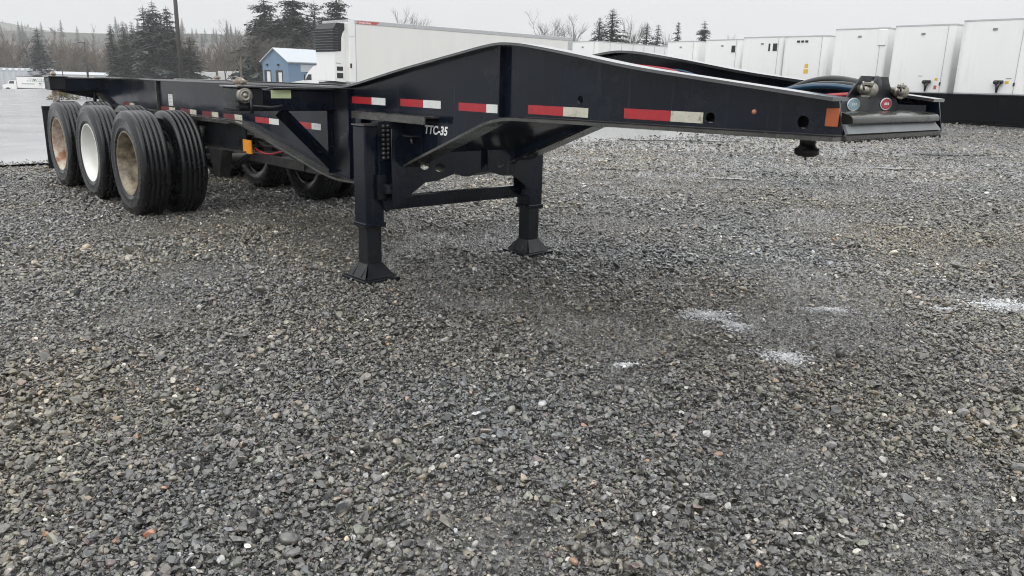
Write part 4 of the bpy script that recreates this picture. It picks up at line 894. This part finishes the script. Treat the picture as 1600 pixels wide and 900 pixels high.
for (xa, ya, xb, yb, lb) in ((-72.5, 166.0, -63.0, 169.5, 'white box trailer side-on in the distance, left of its twin'), (-62.6, 169.8, -53.6, 173.0, 'white box trailer side-on in the distance beside the blue building')):
    a, b_ = Vector((xa, ya, 0)), Vector((xb, yb, 0)); d = b_-a; z0 = hz(xa, ya); o = empty('box_trailer', (xa, ya, z0), math.atan2(d.y, d.x)); tag(o, lb, 'trailer', 'distant box trailers')
    b = MB(); b.box((0, 0, 1.0-z0-2.0 if False else 1.1), (d.length, 2.5, 1.75 - z0 + (.25 if xa > -65 else 0)), .03); b.build('body', M['white'], o)
    b = MB(); b.box((.05, -.02, .98), (d.length-.05, 2.52, 1.098)); b.build('base_rail', M['grey'], o)
    for k in (.8, .9):
        b = MB(); b.lathe([(0, -.14), (.46, -.15), (.50, -.11), (.50, .11), (.46, .15), (0, .14)], (d.length*k, .2, .5), (0, 1, 0), 16); b.build('wheel', M['tyre'], o)
bt = empty('box_truck', (-112.4, 181.5, hz(-112.4, 181.5)), math.atan2(13.5, 8.8)-R(35)); tag(bt, 'white box truck with green lettering parked far across the lot', 'truck')
b = MB(); b.box((0, 0, .95), (9.6, 2.5, 3.45), .03); bx_ = b.build('cargo_box', M['white'], bt)
b = MB(); b.box((0, -.02, 3.40), (9.6, 0, 3.52)); b.build('roof_rail', M['dark'], bx_)
gp = mat('green_faded_lettering', (.28, .36, .28), .5); b = MB(); r4 = random.Random(9)
for zz, x0_, x1_, hh in ((2.85, 2.4, 6.6, .22), (2.40, 2.0, 6.8, .30)):
    xx = x0_
    while xx < x1_:
        ww = r4.uniform(.12, .34); b.box((xx, -.012, zz), (xx+ww, -.001, zz+hh*r4.uniform(.7, 1))); xx += ww + r4.uniform(.06, .25)
b.box((.9, -.012, 1.75), (3.4, -.001, 1.95)); b.build('lettering', gp, bx_)
b = MB(); b.prism([(-2.9, .7), (-2.9, 1.55), (-1.9, 1.8), (-1.5, 2.5), (-.15, 2.55), (-.15, .7)], lambda u, v, k: (u, .2 + 2.1*k, v)); cb2 = b.build('cab', M['white'], bt)
b = MB(); b.prism([(-1.65, 1.85), (-1.38, 2.4), (-.6, 2.4), (-.6, 1.85)], lambda u, v, k: (u, .18 + .019*k, v)); b.build('side_window', M['glass'], cb2)
for xx in (-1.9, 6.6, 7.8):
    b = MB(); b.lathe([(0, -.14), (.46, -.15), (.50, -.11), (.50, .11), (.46, .15), (0, .14)], (xx, .25, .5), (0, 1, 0), 20); b.build('wheel', M['tyre'], bt)
    b = MB(); b.lathe([(0, -.14), (.46, -.15), (.50, -.11), (.50, .11), (.46, .15), (0, .14)], (xx, 2.25, .5), (0, 1, 0), 20); b.build('wheel', M['tyre'], bt)
b = MB(); b.box((-2.6, .7, .55), (9.4, 1.8, .94)); b.build('truck_frame', M['dark'], bt)

dz = hz(-44.3, 78.3); du = empty('waste_skip', (-44.3, 78.3, dz), R(28)); tag(du, 'blue steel waste skip seen under the rear bolster', 'skip')
b = MB(); b.prism([(.3, .15), (5.4, .15), (5.8, 1.75), (0, 1.75)], lambda u, v, k: (u, 2.2*k, v)); sk = b.build('skip_body', M['bin'], du)
for k in range(8):
    b = MB(); b.box((.45+.66*k, -.07, .2), (.53+.66*k, -.001, 1.7)); b.build('rib', M['bin'], sk)
b = MB(); b.box((-.06, -.08, 1.76), (5.86, 2.28, 1.84)); b.build('rim', M['bin'], du)

def car(x_, y_, rz, paint, lab):
    o = empty('parked_car', (x_, y_, hz(x_, y_)), rz); tag(o, lab, 'car', 'cars parked far off')
    b = MB(); b.prism([(-2.2, .35), (-2.2, .95), (-1.7, 1.05), (-1.1, 1.55), (.5, 1.6), (1.2, 1.1), (2.1, .95), (2.2, .35)], lambda u, v, k: (u, -.85 + 1.7*k, v)); bo = b.build('body', paint, o)
    b = MB(); b.prism([(-1.5, 1.08), (-1.02, 1.48), (.45, 1.5), (.95, 1.1)], lambda u, v, k: (u, -.87 + 1.74*k, v)); b.build('windows', M['glass'], bo)
    for xx in (-1.35, 1.35):
        for sy in (-.8, .8):
            b = MB(); b.lathe([(0, -.1), (.28, -.1), (.32, -.06), (.32, .06), (.28, .1), (0, .1)], (xx, sy, .32), (0, 1, 0), 16); b.build('wheel', M['tyre'], o)
car(-77.5, 162.0, R(10), M['white'], 'white car far off above the rail, left of the others')
car(-72.8, 163.0, R(14), M['grey'], 'grey car far off between two white ones')
car(-67.5, 160.5, R(8), M['white'], 'white car far off nearest to the tall pole')

def pole_tube(name, x_, y_, zt, r0, r1, lab, cat, arm=None):
    z0 = hz(x_, y_); o = empty(name, (x_, y_, z0)); tag(o, lab, cat)
    b = MB(); b.tube([(0, 0, -.3), (0, 0, (zt-z0)*.5), (0, 0, zt-z0)], [r0, (r0+r1)/2, r1], 10); b.build('post', M['pole'], o)
    if arm:
        b = MB(); b.tube([(0, 0, zt-z0-.15), (arm[0]*.5, 0, zt-z0-.05), (arm[0], 0, zt-z0-.08)], .05, 6); a_ = b.build('arm', M['pole'], o)
        b = MB(); b.box((arm[0]-.55, -.18, zt-z0-.22), (arm[0]+.05, .18, zt-z0-.04), .04); b.build('lamp_head', M['grey'], a_)
    return o
pole_tube('utility_pole', -26.82, 64.66, 10.6, .19, .13, 'tall wooden utility pole rising out of the picture', 'pole')
pole_tube('light_pole', -56.2, 106.0, 4.95, .15, .11, 'single-arm yard light pole left of the tall firs', 'light pole', (-.9,))
pole_tube('light_pole', -88.1, 157.0, 3.1, .10, .07, 'fainter far light pole left of the nearer one', 'light pole', (-1.1,))
for k, (za, zb) in enumerate(((5.9, 4.6), (4.9, 3.7), (4.0, 2.7))):
    b = MB(); A_, B_ = Vector((-26.82, 64.66, za)), Vector((-88.0, 150.0, zb-1.0)); pts = []
    for i in range(13):
        q = i/12; p = A_.lerp(B_, q); p.z -= 1.2*4*q*(1-q)*.5; pts.append(p)
    b.tube(pts, .018, 4); o = b.build('power_line', M['dark']); tag(o, ['top', 'middle', 'lowest'][k] + ' of three thin wires running left from the tall pole', 'wire', 'overhead wires')

# ------------------------------------------------------------------ trees
def tri_sprays(pos, dirs, ln, wd, r):
    """one leaf-shaped four-corner spray per row"""
    n = len(pos); up = np.tile(np.array([[0, 0, 1.0]]), (n, 1)); sd = np.cross(dirs, up + r.normal(0, .35, (n, 3))); sd /= np.linalg.norm(sd, axis=1)[:, None] + 1e-6
    a = pos; b = pos + dirs*ln[:, None]*.45 + sd*wd[:, None]; c_ = pos + dirs*ln[:, None]; d = pos + dirs*ln[:, None]*.45 - sd*wd[:, None]
    c_ = c_ - np.array([0, 0, 1.0])*ln[:, None]*.22
    v = np.stack([a, b, c_, d], 1).reshape(-1, 3); f = np.arange(4*n).reshape(-1, 4)
    return v, f
def conifer_meshes(seed, h, rad_, dense, mm, lean=0.0, low=.06, shape=.85, gap=.12):
    r = np.random.RandomState(seed); pos, dr, ln, wd = [], [], [], []; br_ = MB()
    br_.tube([(0, 0, -.3), (0.02*h*lean, 0, h*.5), (.03*h*lean, .0, h)], [.018*h+.03, .010*h+.02, .01], 7)
    z_ = h*low; whorl = 0
    while z_ < h*.985:
        q = z_/h; Lb = rad_*(1-q)**shape*(.75 + .5*r.rand()) + .12
        if q < .2: Lb *= .6 + 2*q
        nb = r.randint(5, 8)
        for k in range(nb):
            if r.rand() < gap: continue
            th = 2*math.pi*(k/nb) + whorl*.7 + r.uniform(-.3, .3); L_ = Lb*r.uniform(.55, 1.12)*(1 + .25*math.sin(th*2+seed))
            zk = z_; z_ = min(h*.99, z_ + r.normal(0, .012)*h*(1-q)); rise = .35*(q-.35) + r.uniform(-.10, .14); n_ = max(3, int(L_*dense))
            u = np.linspace(.08, 1, n_); hx, hy = math.cos(th), math.sin(th)
            px_ = hx*L_*u; py_ = hy*L_*u; pz_ = z_ + L_*(rise*u - .32*u*u)
            if L_ > .8 and r.rand() < .6: br_.tube([(0, 0, z_), (px_[n_//2], py_[n_//2], pz_[n_//2]), (px_[-1], py_[-1], pz_[-1])], [.012*L_+.01, .008*L_+.008, .006], 3, False)
            for sgn in (-1, 1, 0):
                m = n_; ang_ = th + sgn*r.uniform(.5, 1.2, m); dv = np.stack([np.cos(ang_), np.sin(ang_), r.uniform(-.55, .12, m)], 1); dv /= np.linalg.norm(dv, axis=1)[:, None]
                pos.append(np.stack([px_, py_, pz_], 1) + r.normal(0, .05*L_+.02, (m, 3))); dr.append(dv)
                ln.append((.08 + .24*(1-q) + .36*L_*(1-u*.6))*r.uniform(.6, 1.2, m)*.85); wd.append(ln[-1]*r.uniform(.22, .40, m))
            z_ = zk
        z_ += h*.019*(1 + .9*r.rand())*(1.15-.55*q); whorl += 1
    pos, dr, ln, wd = map(np.concatenate, (pos, dr, ln, wd))
    pos[:, 0] += .03*h*lean*pos[:, 2]/h
    v, f = tri_sprays(pos, dr, ln, wd, r)
    crown = np_mesh('crown', v, f, 4, [mm]); tb = br_.build('trunk', M['bark']); tm = tb.data; bpy.data.objects.remove(tb)
    return tm, crown
CON = [conifer_meshes(1, 16, 2.9, 8.0, M['needles'], .2), conifer_meshes(2, 16, 3.6, 7.0, M['needles'], -.3, .08, .7, .22), conifer_meshes(3, 16, 2.1, 6.5, M['cedar'], .1, .03, .55, .05),
       conifer_meshes(4, 12, 2.6, 6, M['needles'], 0, .04, .9, .08), conifer_meshes(5, 16, 3.3, 6.5, M['needles'], .5, .15, .6, .32)]
CH_ = [16, 16, 16, 12, 16]
def conifer(x_, y_, ztop, kind, wid, lab, group):
    z0 = hz(x_, y_); h = (ztop - z0); k = h/CH_[kind]; o = empty('conifer_tree', (x_, y_, z0), random.Random(int(x_*10)).uniform(0, 6)); wid *= 1.9 if kind == 3 else 1.5; o.scale = (k*wid, k*wid, k); tag(o, lab, 'tree', group)
    link('trunk', CON[kind][0], o); link('crown', CON[kind][1], o)
G1, G2 = 'firs beyond the yard on the left', 'firs beyond the parked trailers'
for a in ((-110.3, 188.1, 11.0, 0, 1.25, 'lone dark fir standing before the bare brown wood on the left', G1),
          (-75.6, 152.3, 9.9, 2, 1.0, 'blunt-topped cedar at the left end of the tall fir cluster', G1),
          (-73.8, 153.5, 8.9, 2, 1.0, 'lower cedar filling the gap second from the left in the fir cluster', G1),
          (-75.97, 157.6, 11.0, 0, .75, 'narrow pointed fir third from the left in the tall cluster', G1),
          (-74.0, 157.4, 10.9, 0, .75, 'narrow pointed fir just left of the tallest fir', G1),
          (-66.9, 150.9, 14.1, 1, 1.0, 'tallest ragged fir of the cluster left of the utility pole', G1),
          (-69.0, 151.6, 13.4, 4, .75, 'ragged fir leaning on the left flank of the tallest fir', G1),
          (-64.6, 152.0, 13.4, 4, .95, 'thin-topped fir right behind the utility pole', G1),
          (-61.4, 153.0, 8.3, 2, 1.5, 'broad low cedar at the right foot of the fir cluster', G1),
          (-64.5, 153.0, 9.5, 2, 1.4, 'broad cedar under the thin-topped fir', G1),
          (-49.9, 162.5, 17.4, 1, .95, 'tall open fir above the blue building, leftmost of its group', G1),
          (-47.2, 161.5, 13.0, 0, 1.1, 'mid-height fir between the two tall firs above the blue building', G1),
          (-43.7, 159.1, 18.0, 1, 1.1, 'tallest fir above the blue building', G1),
          (-40.6, 165.0, 16.0, 4, 1.0, 'slim fir right of the tallest fir above the blue building', G1),
          (-34.5, 156.2, 17.6, 1, 1.05, 'dense fir rising behind the cooling unit', G1),
          (-52.4, 166.0, 12.6, 0, 1.2, 'fir filling in left of the tall open fir above the blue building', G1),
          (-45.4, 168.0, 15.0, 1, 1.0, 'fir behind the two tallest firs above the blue building', G1),
          (-37.6, 163.0, 13.2, 0, 1.2, 'lower fir between the slim fir and the dense fir at the cooling unit', G1),
          (-71.0, 158.0, 12.2, 0, 1.0, 'pointed fir at the left shoulder of the tallest fir', G1),
          (13.6, 139.3, 12.4, 3, .85, 'small fir on the left of the pair above the refrigerated trailer tail', G2),
          (15.7, 139.1, 13.8, 3, 1.0, 'taller fir of the pair above the refrigerated trailer tail', G2),
          (21.5, 138.3, 11.6, 3, .85, 'fir above the chassis nose, wider of two neighbours', G2),
          (23.3, 138.0, 11.4, 3, .62, 'narrow fir right beside the wider one above the far rail', G2),
          (30.2, 157.1, 13.6, 4, .5, 'thin spindly fir with a bare leader', G2),
          (32.9, 146.3, 12.9, 1, .8, 'ragged fir above the sixth and seventh parked trailers', G2)):
    conifer(*a)

def bare_mesh(seed, h, spread, lv, mm, n0=5, side=3, thin=1.0):
    r = random.Random(seed); b = MB()
    def grow(p, d, L_, rad_, lev):
        pts = [p]; q = p.copy(); dd = d.copy(); seg = 4 if lev < 2 else (3 if lev < lv-1 else 2)
        for i in range(seg):
            dd = (dd + Vector((r.gauss(0, .13), r.gauss(0, .13), r.gauss(.05, .08)))).normalized(); q = q + dd*L_/seg; pts.append(q.copy())
        b.tube(pts, [max(.006*thin, rad_*(1-.62*i/seg)) for i in range(seg+1)], 6 if lev == 0 else (4 if lev == 1 else side), False)
        if lev >= lv: return
        nb = n0 + (1 if lev == 0 else 0)
        for k in range(nb):
            f = r.uniform(.35 if lev else .3, 1.0); i = min(seg-1, int(f*seg)); base = pts[i].lerp(pts[i+1], f*seg-i)
            az = r.uniform(0, 6.283); sdv = Vector((math.cos(az), math.sin(az), 0)); nd = (dd*r.uniform(.7, 1.1) + sdv*r.uniform(.4, 1.0)*spread + Vector((0, 0, .25))).normalized()
            grow(base, nd, L_*r.uniform(.48, .72), max(.006*thin, rad_*.46), lev+1)
    grow(Vector((0, 0, -.2)), Vector((0, 0, 1)), h*.48, h*.016*thin, 0)
    me = b.build('branches', mm); d = me.data; bpy.data.objects.remove(me); return d
BARE = [bare_mesh(21, 10, 1.0, 4, M['bare'], 5), bare_mesh(22, 10, .8, 4, M['bare'], 5), bare_mesh(23, 10, .55, 4, M['bare'], 5)]
BH = [max(v.co.z for v in m.vertices) for m in BARE]
def bare(x_, y_, ztop, kind, wid, lab):
    z0 = hz(x_, y_); k = (ztop-z0)/BH[kind]; o = link('bare_tree', BARE[kind]); o.location = (x_, y_, z0); o.scale = (k*wid, k*wid, k); o.rotation_euler = (0, 0, random.Random(int(x_*7)).uniform(0, 6)); tag(o, lab, 'tree', 'bare winter trees')
for a in ((-48.3, 142.0, 10.9, 0, 1.1, 'broad bare tree right of the utility pole'), (-52.6, 146.0, 8.2, 1, 1.1, 'lower bare tree just right of the utility pole'), (-45.0, 145.0, 9.0, 1, 1.2, 'bare tree under the firs, left of the blue building'),
          (-39.5, 141.0, 9.2, 0, 1.2, 'bare tree directly above the blue building roof'), (-34.5, 139.0, 8.3, 1, 1.2, 'low bare tree behind the blue building and cooling unit'),
          (-23.6, 158.2, 14.8, 2, 1.0, 'lone bare tree above the refrigerated trailer'), (3.3, 130.0, 12.9, 0, .95, 'wide bare tree above the gooseneck peak'), (9.0, 129.6, 12.0, 1, .95, 'bare tree left of the fir pair'),
          (18.3, 138.8, 12.6, 2, .85, 'slim pale bare tree between the fir pair and the next firs'), (36.5, 145.5, 10.8, 2, .6, 'small bare tree at the right end of the tree line'), (28.0, 150.0, 11.2, 2, .5, 'thin bare tree left of the spindly fir')):
    bare(*a)

# bare wood on the left slope: reads as one brown mass
def replicate(meshes, spots, name, mats):
    V, Fq, off = [], [], 0
    for (x_, y_, z_, k, kw, rz, i) in spots:
        v0, f0 = meshes[i]; cz, sz_ = math.cos(rz), math.sin(rz)
        v = np.stack([(v0[:, 0]*cz - v0[:, 1]*sz_)*kw + x_, (v0[:, 0]*sz_ + v0[:, 1]*cz)*kw + y_, v0[:, 2]*k + z_], 1); V.append(v); Fq.append(f0 + off); off += len(v0)
    return np_mesh(name, np.concatenate(V), np.concatenate(Fq), 4, mats)
def arr(me):
    v = np.empty(len(me.vertices)*3, np.float32); me.vertices.foreach_get('co', v); f = np.array([p.vertices[:] for p in me.polygons if len(p.vertices) == 4]); return v.reshape(-1, 3), f
WB = [bare_mesh(41+i, 10, .8, 3, M['woods'], 6, 3, 1.6) for i in range(4)]; WA = [arr(m) for m in WB]
r = np.random.RandomState(8); spots = []
for k in range(270):
    az = r.uniform(-.70, -.12); d = r.uniform(224, 300); x_, y_ = math.sin(az)*d*1.05, math.cos(az)*d; h = r.uniform(10, 17)*(.9 if az > -.35 else 1.0)
    kk = h/10.2; spots.append((x_, y_, hz(x_, y_) + (d-224)*.02, kk, kk*r.uniform(.8, 1.2), r.uniform(0, 6), r.randint(4)))
wood = link('bare_wood', replicate(WA, spots, 'bare_wood', [M['woods']])); tag(wood, 'brown leafless wood rising behind the far side of the lot', 'wood', kind='stuff')

# hills behind
def hill(name, pts, depth, mm):
    v, f = [], []; n = len(pts); rows = 9
    rr3 = np.random.RandomState(len(pts))
    for k in range(rows):
        q = k/(rows-1)
        for (x_, y_, z_) in pts:
            l = math.hypot(x_, y_); ux, uy = x_/l, y_/l; dd = (q-1)*depth
            v.append((x_ + ux*dd, y_ + uy*dd, -8 + (z_+8)*(q**1.2) + rr3.normal(0, .5)*q))
    for k in range(rows-1):
        for i in range(n-1): f.append((k*n+i, k*n+i+1, (k+1)*n+i+1, (k+1)*n+i))
    me = bpy.data.meshes.new(name); me.from_pydata(v, [], f); me.materials.append(mm)
    for p in me.polygons: p.use_smooth = True
    me.update(); o = link(name, me); tag(o, kind='structure'); return o
hm = mat('wooded_hillside', (.080, .074, .062), .9, var=.45, vscale=.05, bump=0, col2=(.045, .055, .045), c2scale=.03)
HP = [(-900, 500, 40), (-760, 640, 48), (-620, 720, 47), (-480, 761, 43.5), (-460, 774, 40), (-440, 785, 36.5), (-415, 800, 32), (-380, 815, 28), (-330, 830, 30), (-250, 850, 27), (-100, 870, 18), (50, 880, 6)]; HP = [(a*1.6, b_*1.6, 1.33 + (c_-1.33)*1.6) for a, b_, c_ in HP]
hill('hill', HP, 420, hm)
HP2 = [(-330, 400, 17), (-268, 428, 20), (-225, 450, 22), (-200, 462, 23), (-178, 467, 23.5), (-150, 474, 24), (-120, 482, 22), (-80, 490, 16), (-20, 497, 6), (40, 500, -2)]; HP2 = [(a*1.4, b_*1.4, 1.33 + (c_-1.33)*1.4) for a, b_, c_ in HP2]
hill('hill', HP2, 180, hm)
CA = [conifer_meshes(60+i, 12, 2.4, 2.2, M['needles'], 0, .08, .8, .1)[1] for i in range(3)]
CAa = [arr(m) for m in CA]; spots = []; r = np.random.RandomState(12)
for pts, depth, cnt, hmin, hmax in ((HP2, 180, 170, 7, 14), (HP, 420, 60, 6, 9)):
    for k in range(cnt):
        i = r.randint(0, len(pts)-1); t_ = r.rand(); a, b_ = np.array(pts[i], float), np.array(pts[i+1], float); p = a*(1-t_) + b_*t_; q = r.uniform(.72, 1.0); l = math.hypot(p[0], p[1])
        x_, y_ = p[0] + p[0]/l*(q-1)*depth, p[1] + p[1]/l*(q-1)*depth; z_ = -8 + (p[2]+8)*(q**1.2) - 1.0; kk = r.uniform(hmin, hmax)/12
        spots.append((x_, y_, z_, kk, kk, r.uniform(0, 6), r.randint(3)))
fwood = link('hill_firs', replicate(CAa, spots, 'hill_firs', [M['needles']])); tag(fwood, 'hazy firs along the ridge of the far hills', 'wood', kind='stuff')
WL = [bare_mesh(71+i, 10, .8, 2, M['woods'], 7, 3, 3.0) for i in range(3)]; WLa = [arr(m) for m in WL]; spots = []
for pts, depth, cnt in ((HP, 420, 300), (HP2, 180, 120)):
    for k in range(cnt):
        i = r.randint(0, len(pts)-1); t_ = r.rand(); a, b_ = np.array(pts[i], float), np.array(pts[i+1], float); p = a*(1-t_) + b_*t_; q = r.uniform(.5, 1.0); l = math.hypot(p[0], p[1])
        x_, y_ = p[0] + p[0]/l*(q-1)*depth, p[1] + p[1]/l*(q-1)*depth; z_ = -8 + (p[2]+8)*(q**1.2) - 1.0; kk = r.uniform(7, 11)/10
        spots.append((x_, y_, z_, kk, kk*1.4, r.uniform(0, 6), r.randint(3)))
hwood = link('hill_wood', replicate(WLa, spots, 'hill_wood', [M['woods']])); tag(hwood, 'bare trees covering the far hillsides', 'wood', kind='stuff')

# shrubs by the lot
for i, (x_, y_, hh, ww, lb) in enumerate(((-29.6, 55.6, 1.15, 1.1, 'yellow-green shrub under the rear of the chassis rail'), (-31.2, 55.0, .8, .8, 'small rust-tinged shrub above the rearmost tyre'))):
    r = np.random.RandomState(50+i); n_ = 900; d = r.normal(size=(n_, 3)); d /= np.linalg.norm(d, axis=1)[:, None]; d[:, 2] = abs(d[:, 2]); rr3 = r.uniform(.3, 1, n_)**.5
    pos = d*rr3[:, None]*np.array([ww, ww, hh]); ln = r.uniform(.08, .2, n_); v, f = tri_sprays(pos, d, ln, ln*.3, r)
    o = empty('roadside_shrub', (x_, y_, hz(x_, y_))); tag(o, lb, 'shrub', 'shrubs beside the lot'); link('crown', np_mesh('crown', v, f, 4, [M['shrub']]), o)
    b = MB()
    for k in range(7):
        az = k*.9; b.tube([(0, 0, 0), (math.cos(az)*.3*ww, math.sin(az)*.3*ww, hh*.5), (math.cos(az)*.6*ww, math.sin(az)*.6*ww, hh*.85)], [.02, .014, .006], 4, False)
    b.build('stems', M['bark'], o)

# ------------------------------------------------------------------ drizzle haze
hb = MB(); hb.box((-1600, -60, -25), (900, 1560, 92))
hme = bpy.data.meshes.new('haze'); hme.from_pydata(hb.v, [], hb.f); hme.update(); haze = link('haze', hme); tag(haze, 'thin grey drizzle haze over the whole yard', 'haze', kind='stuff')
hmat = bpy.data.materials.new('drizzle_haze'); hmat.use_nodes = True; ht = hmat.node_tree; ht.nodes.clear()
ho = ht.nodes.new('ShaderNodeOutputMaterial'); pv = ht.nodes.new('ShaderNodeVolumePrincipled'); pv.inputs['Color'].default_value = (.93, .945, .96, 1); pv.inputs['Density'].default_value = 0.00042; pv.inputs['Anisotropy'].default_value = 0.0
ht.links.new(pv.outputs[0], ho.inputs['Volume']); hme.materials.append(hmat)
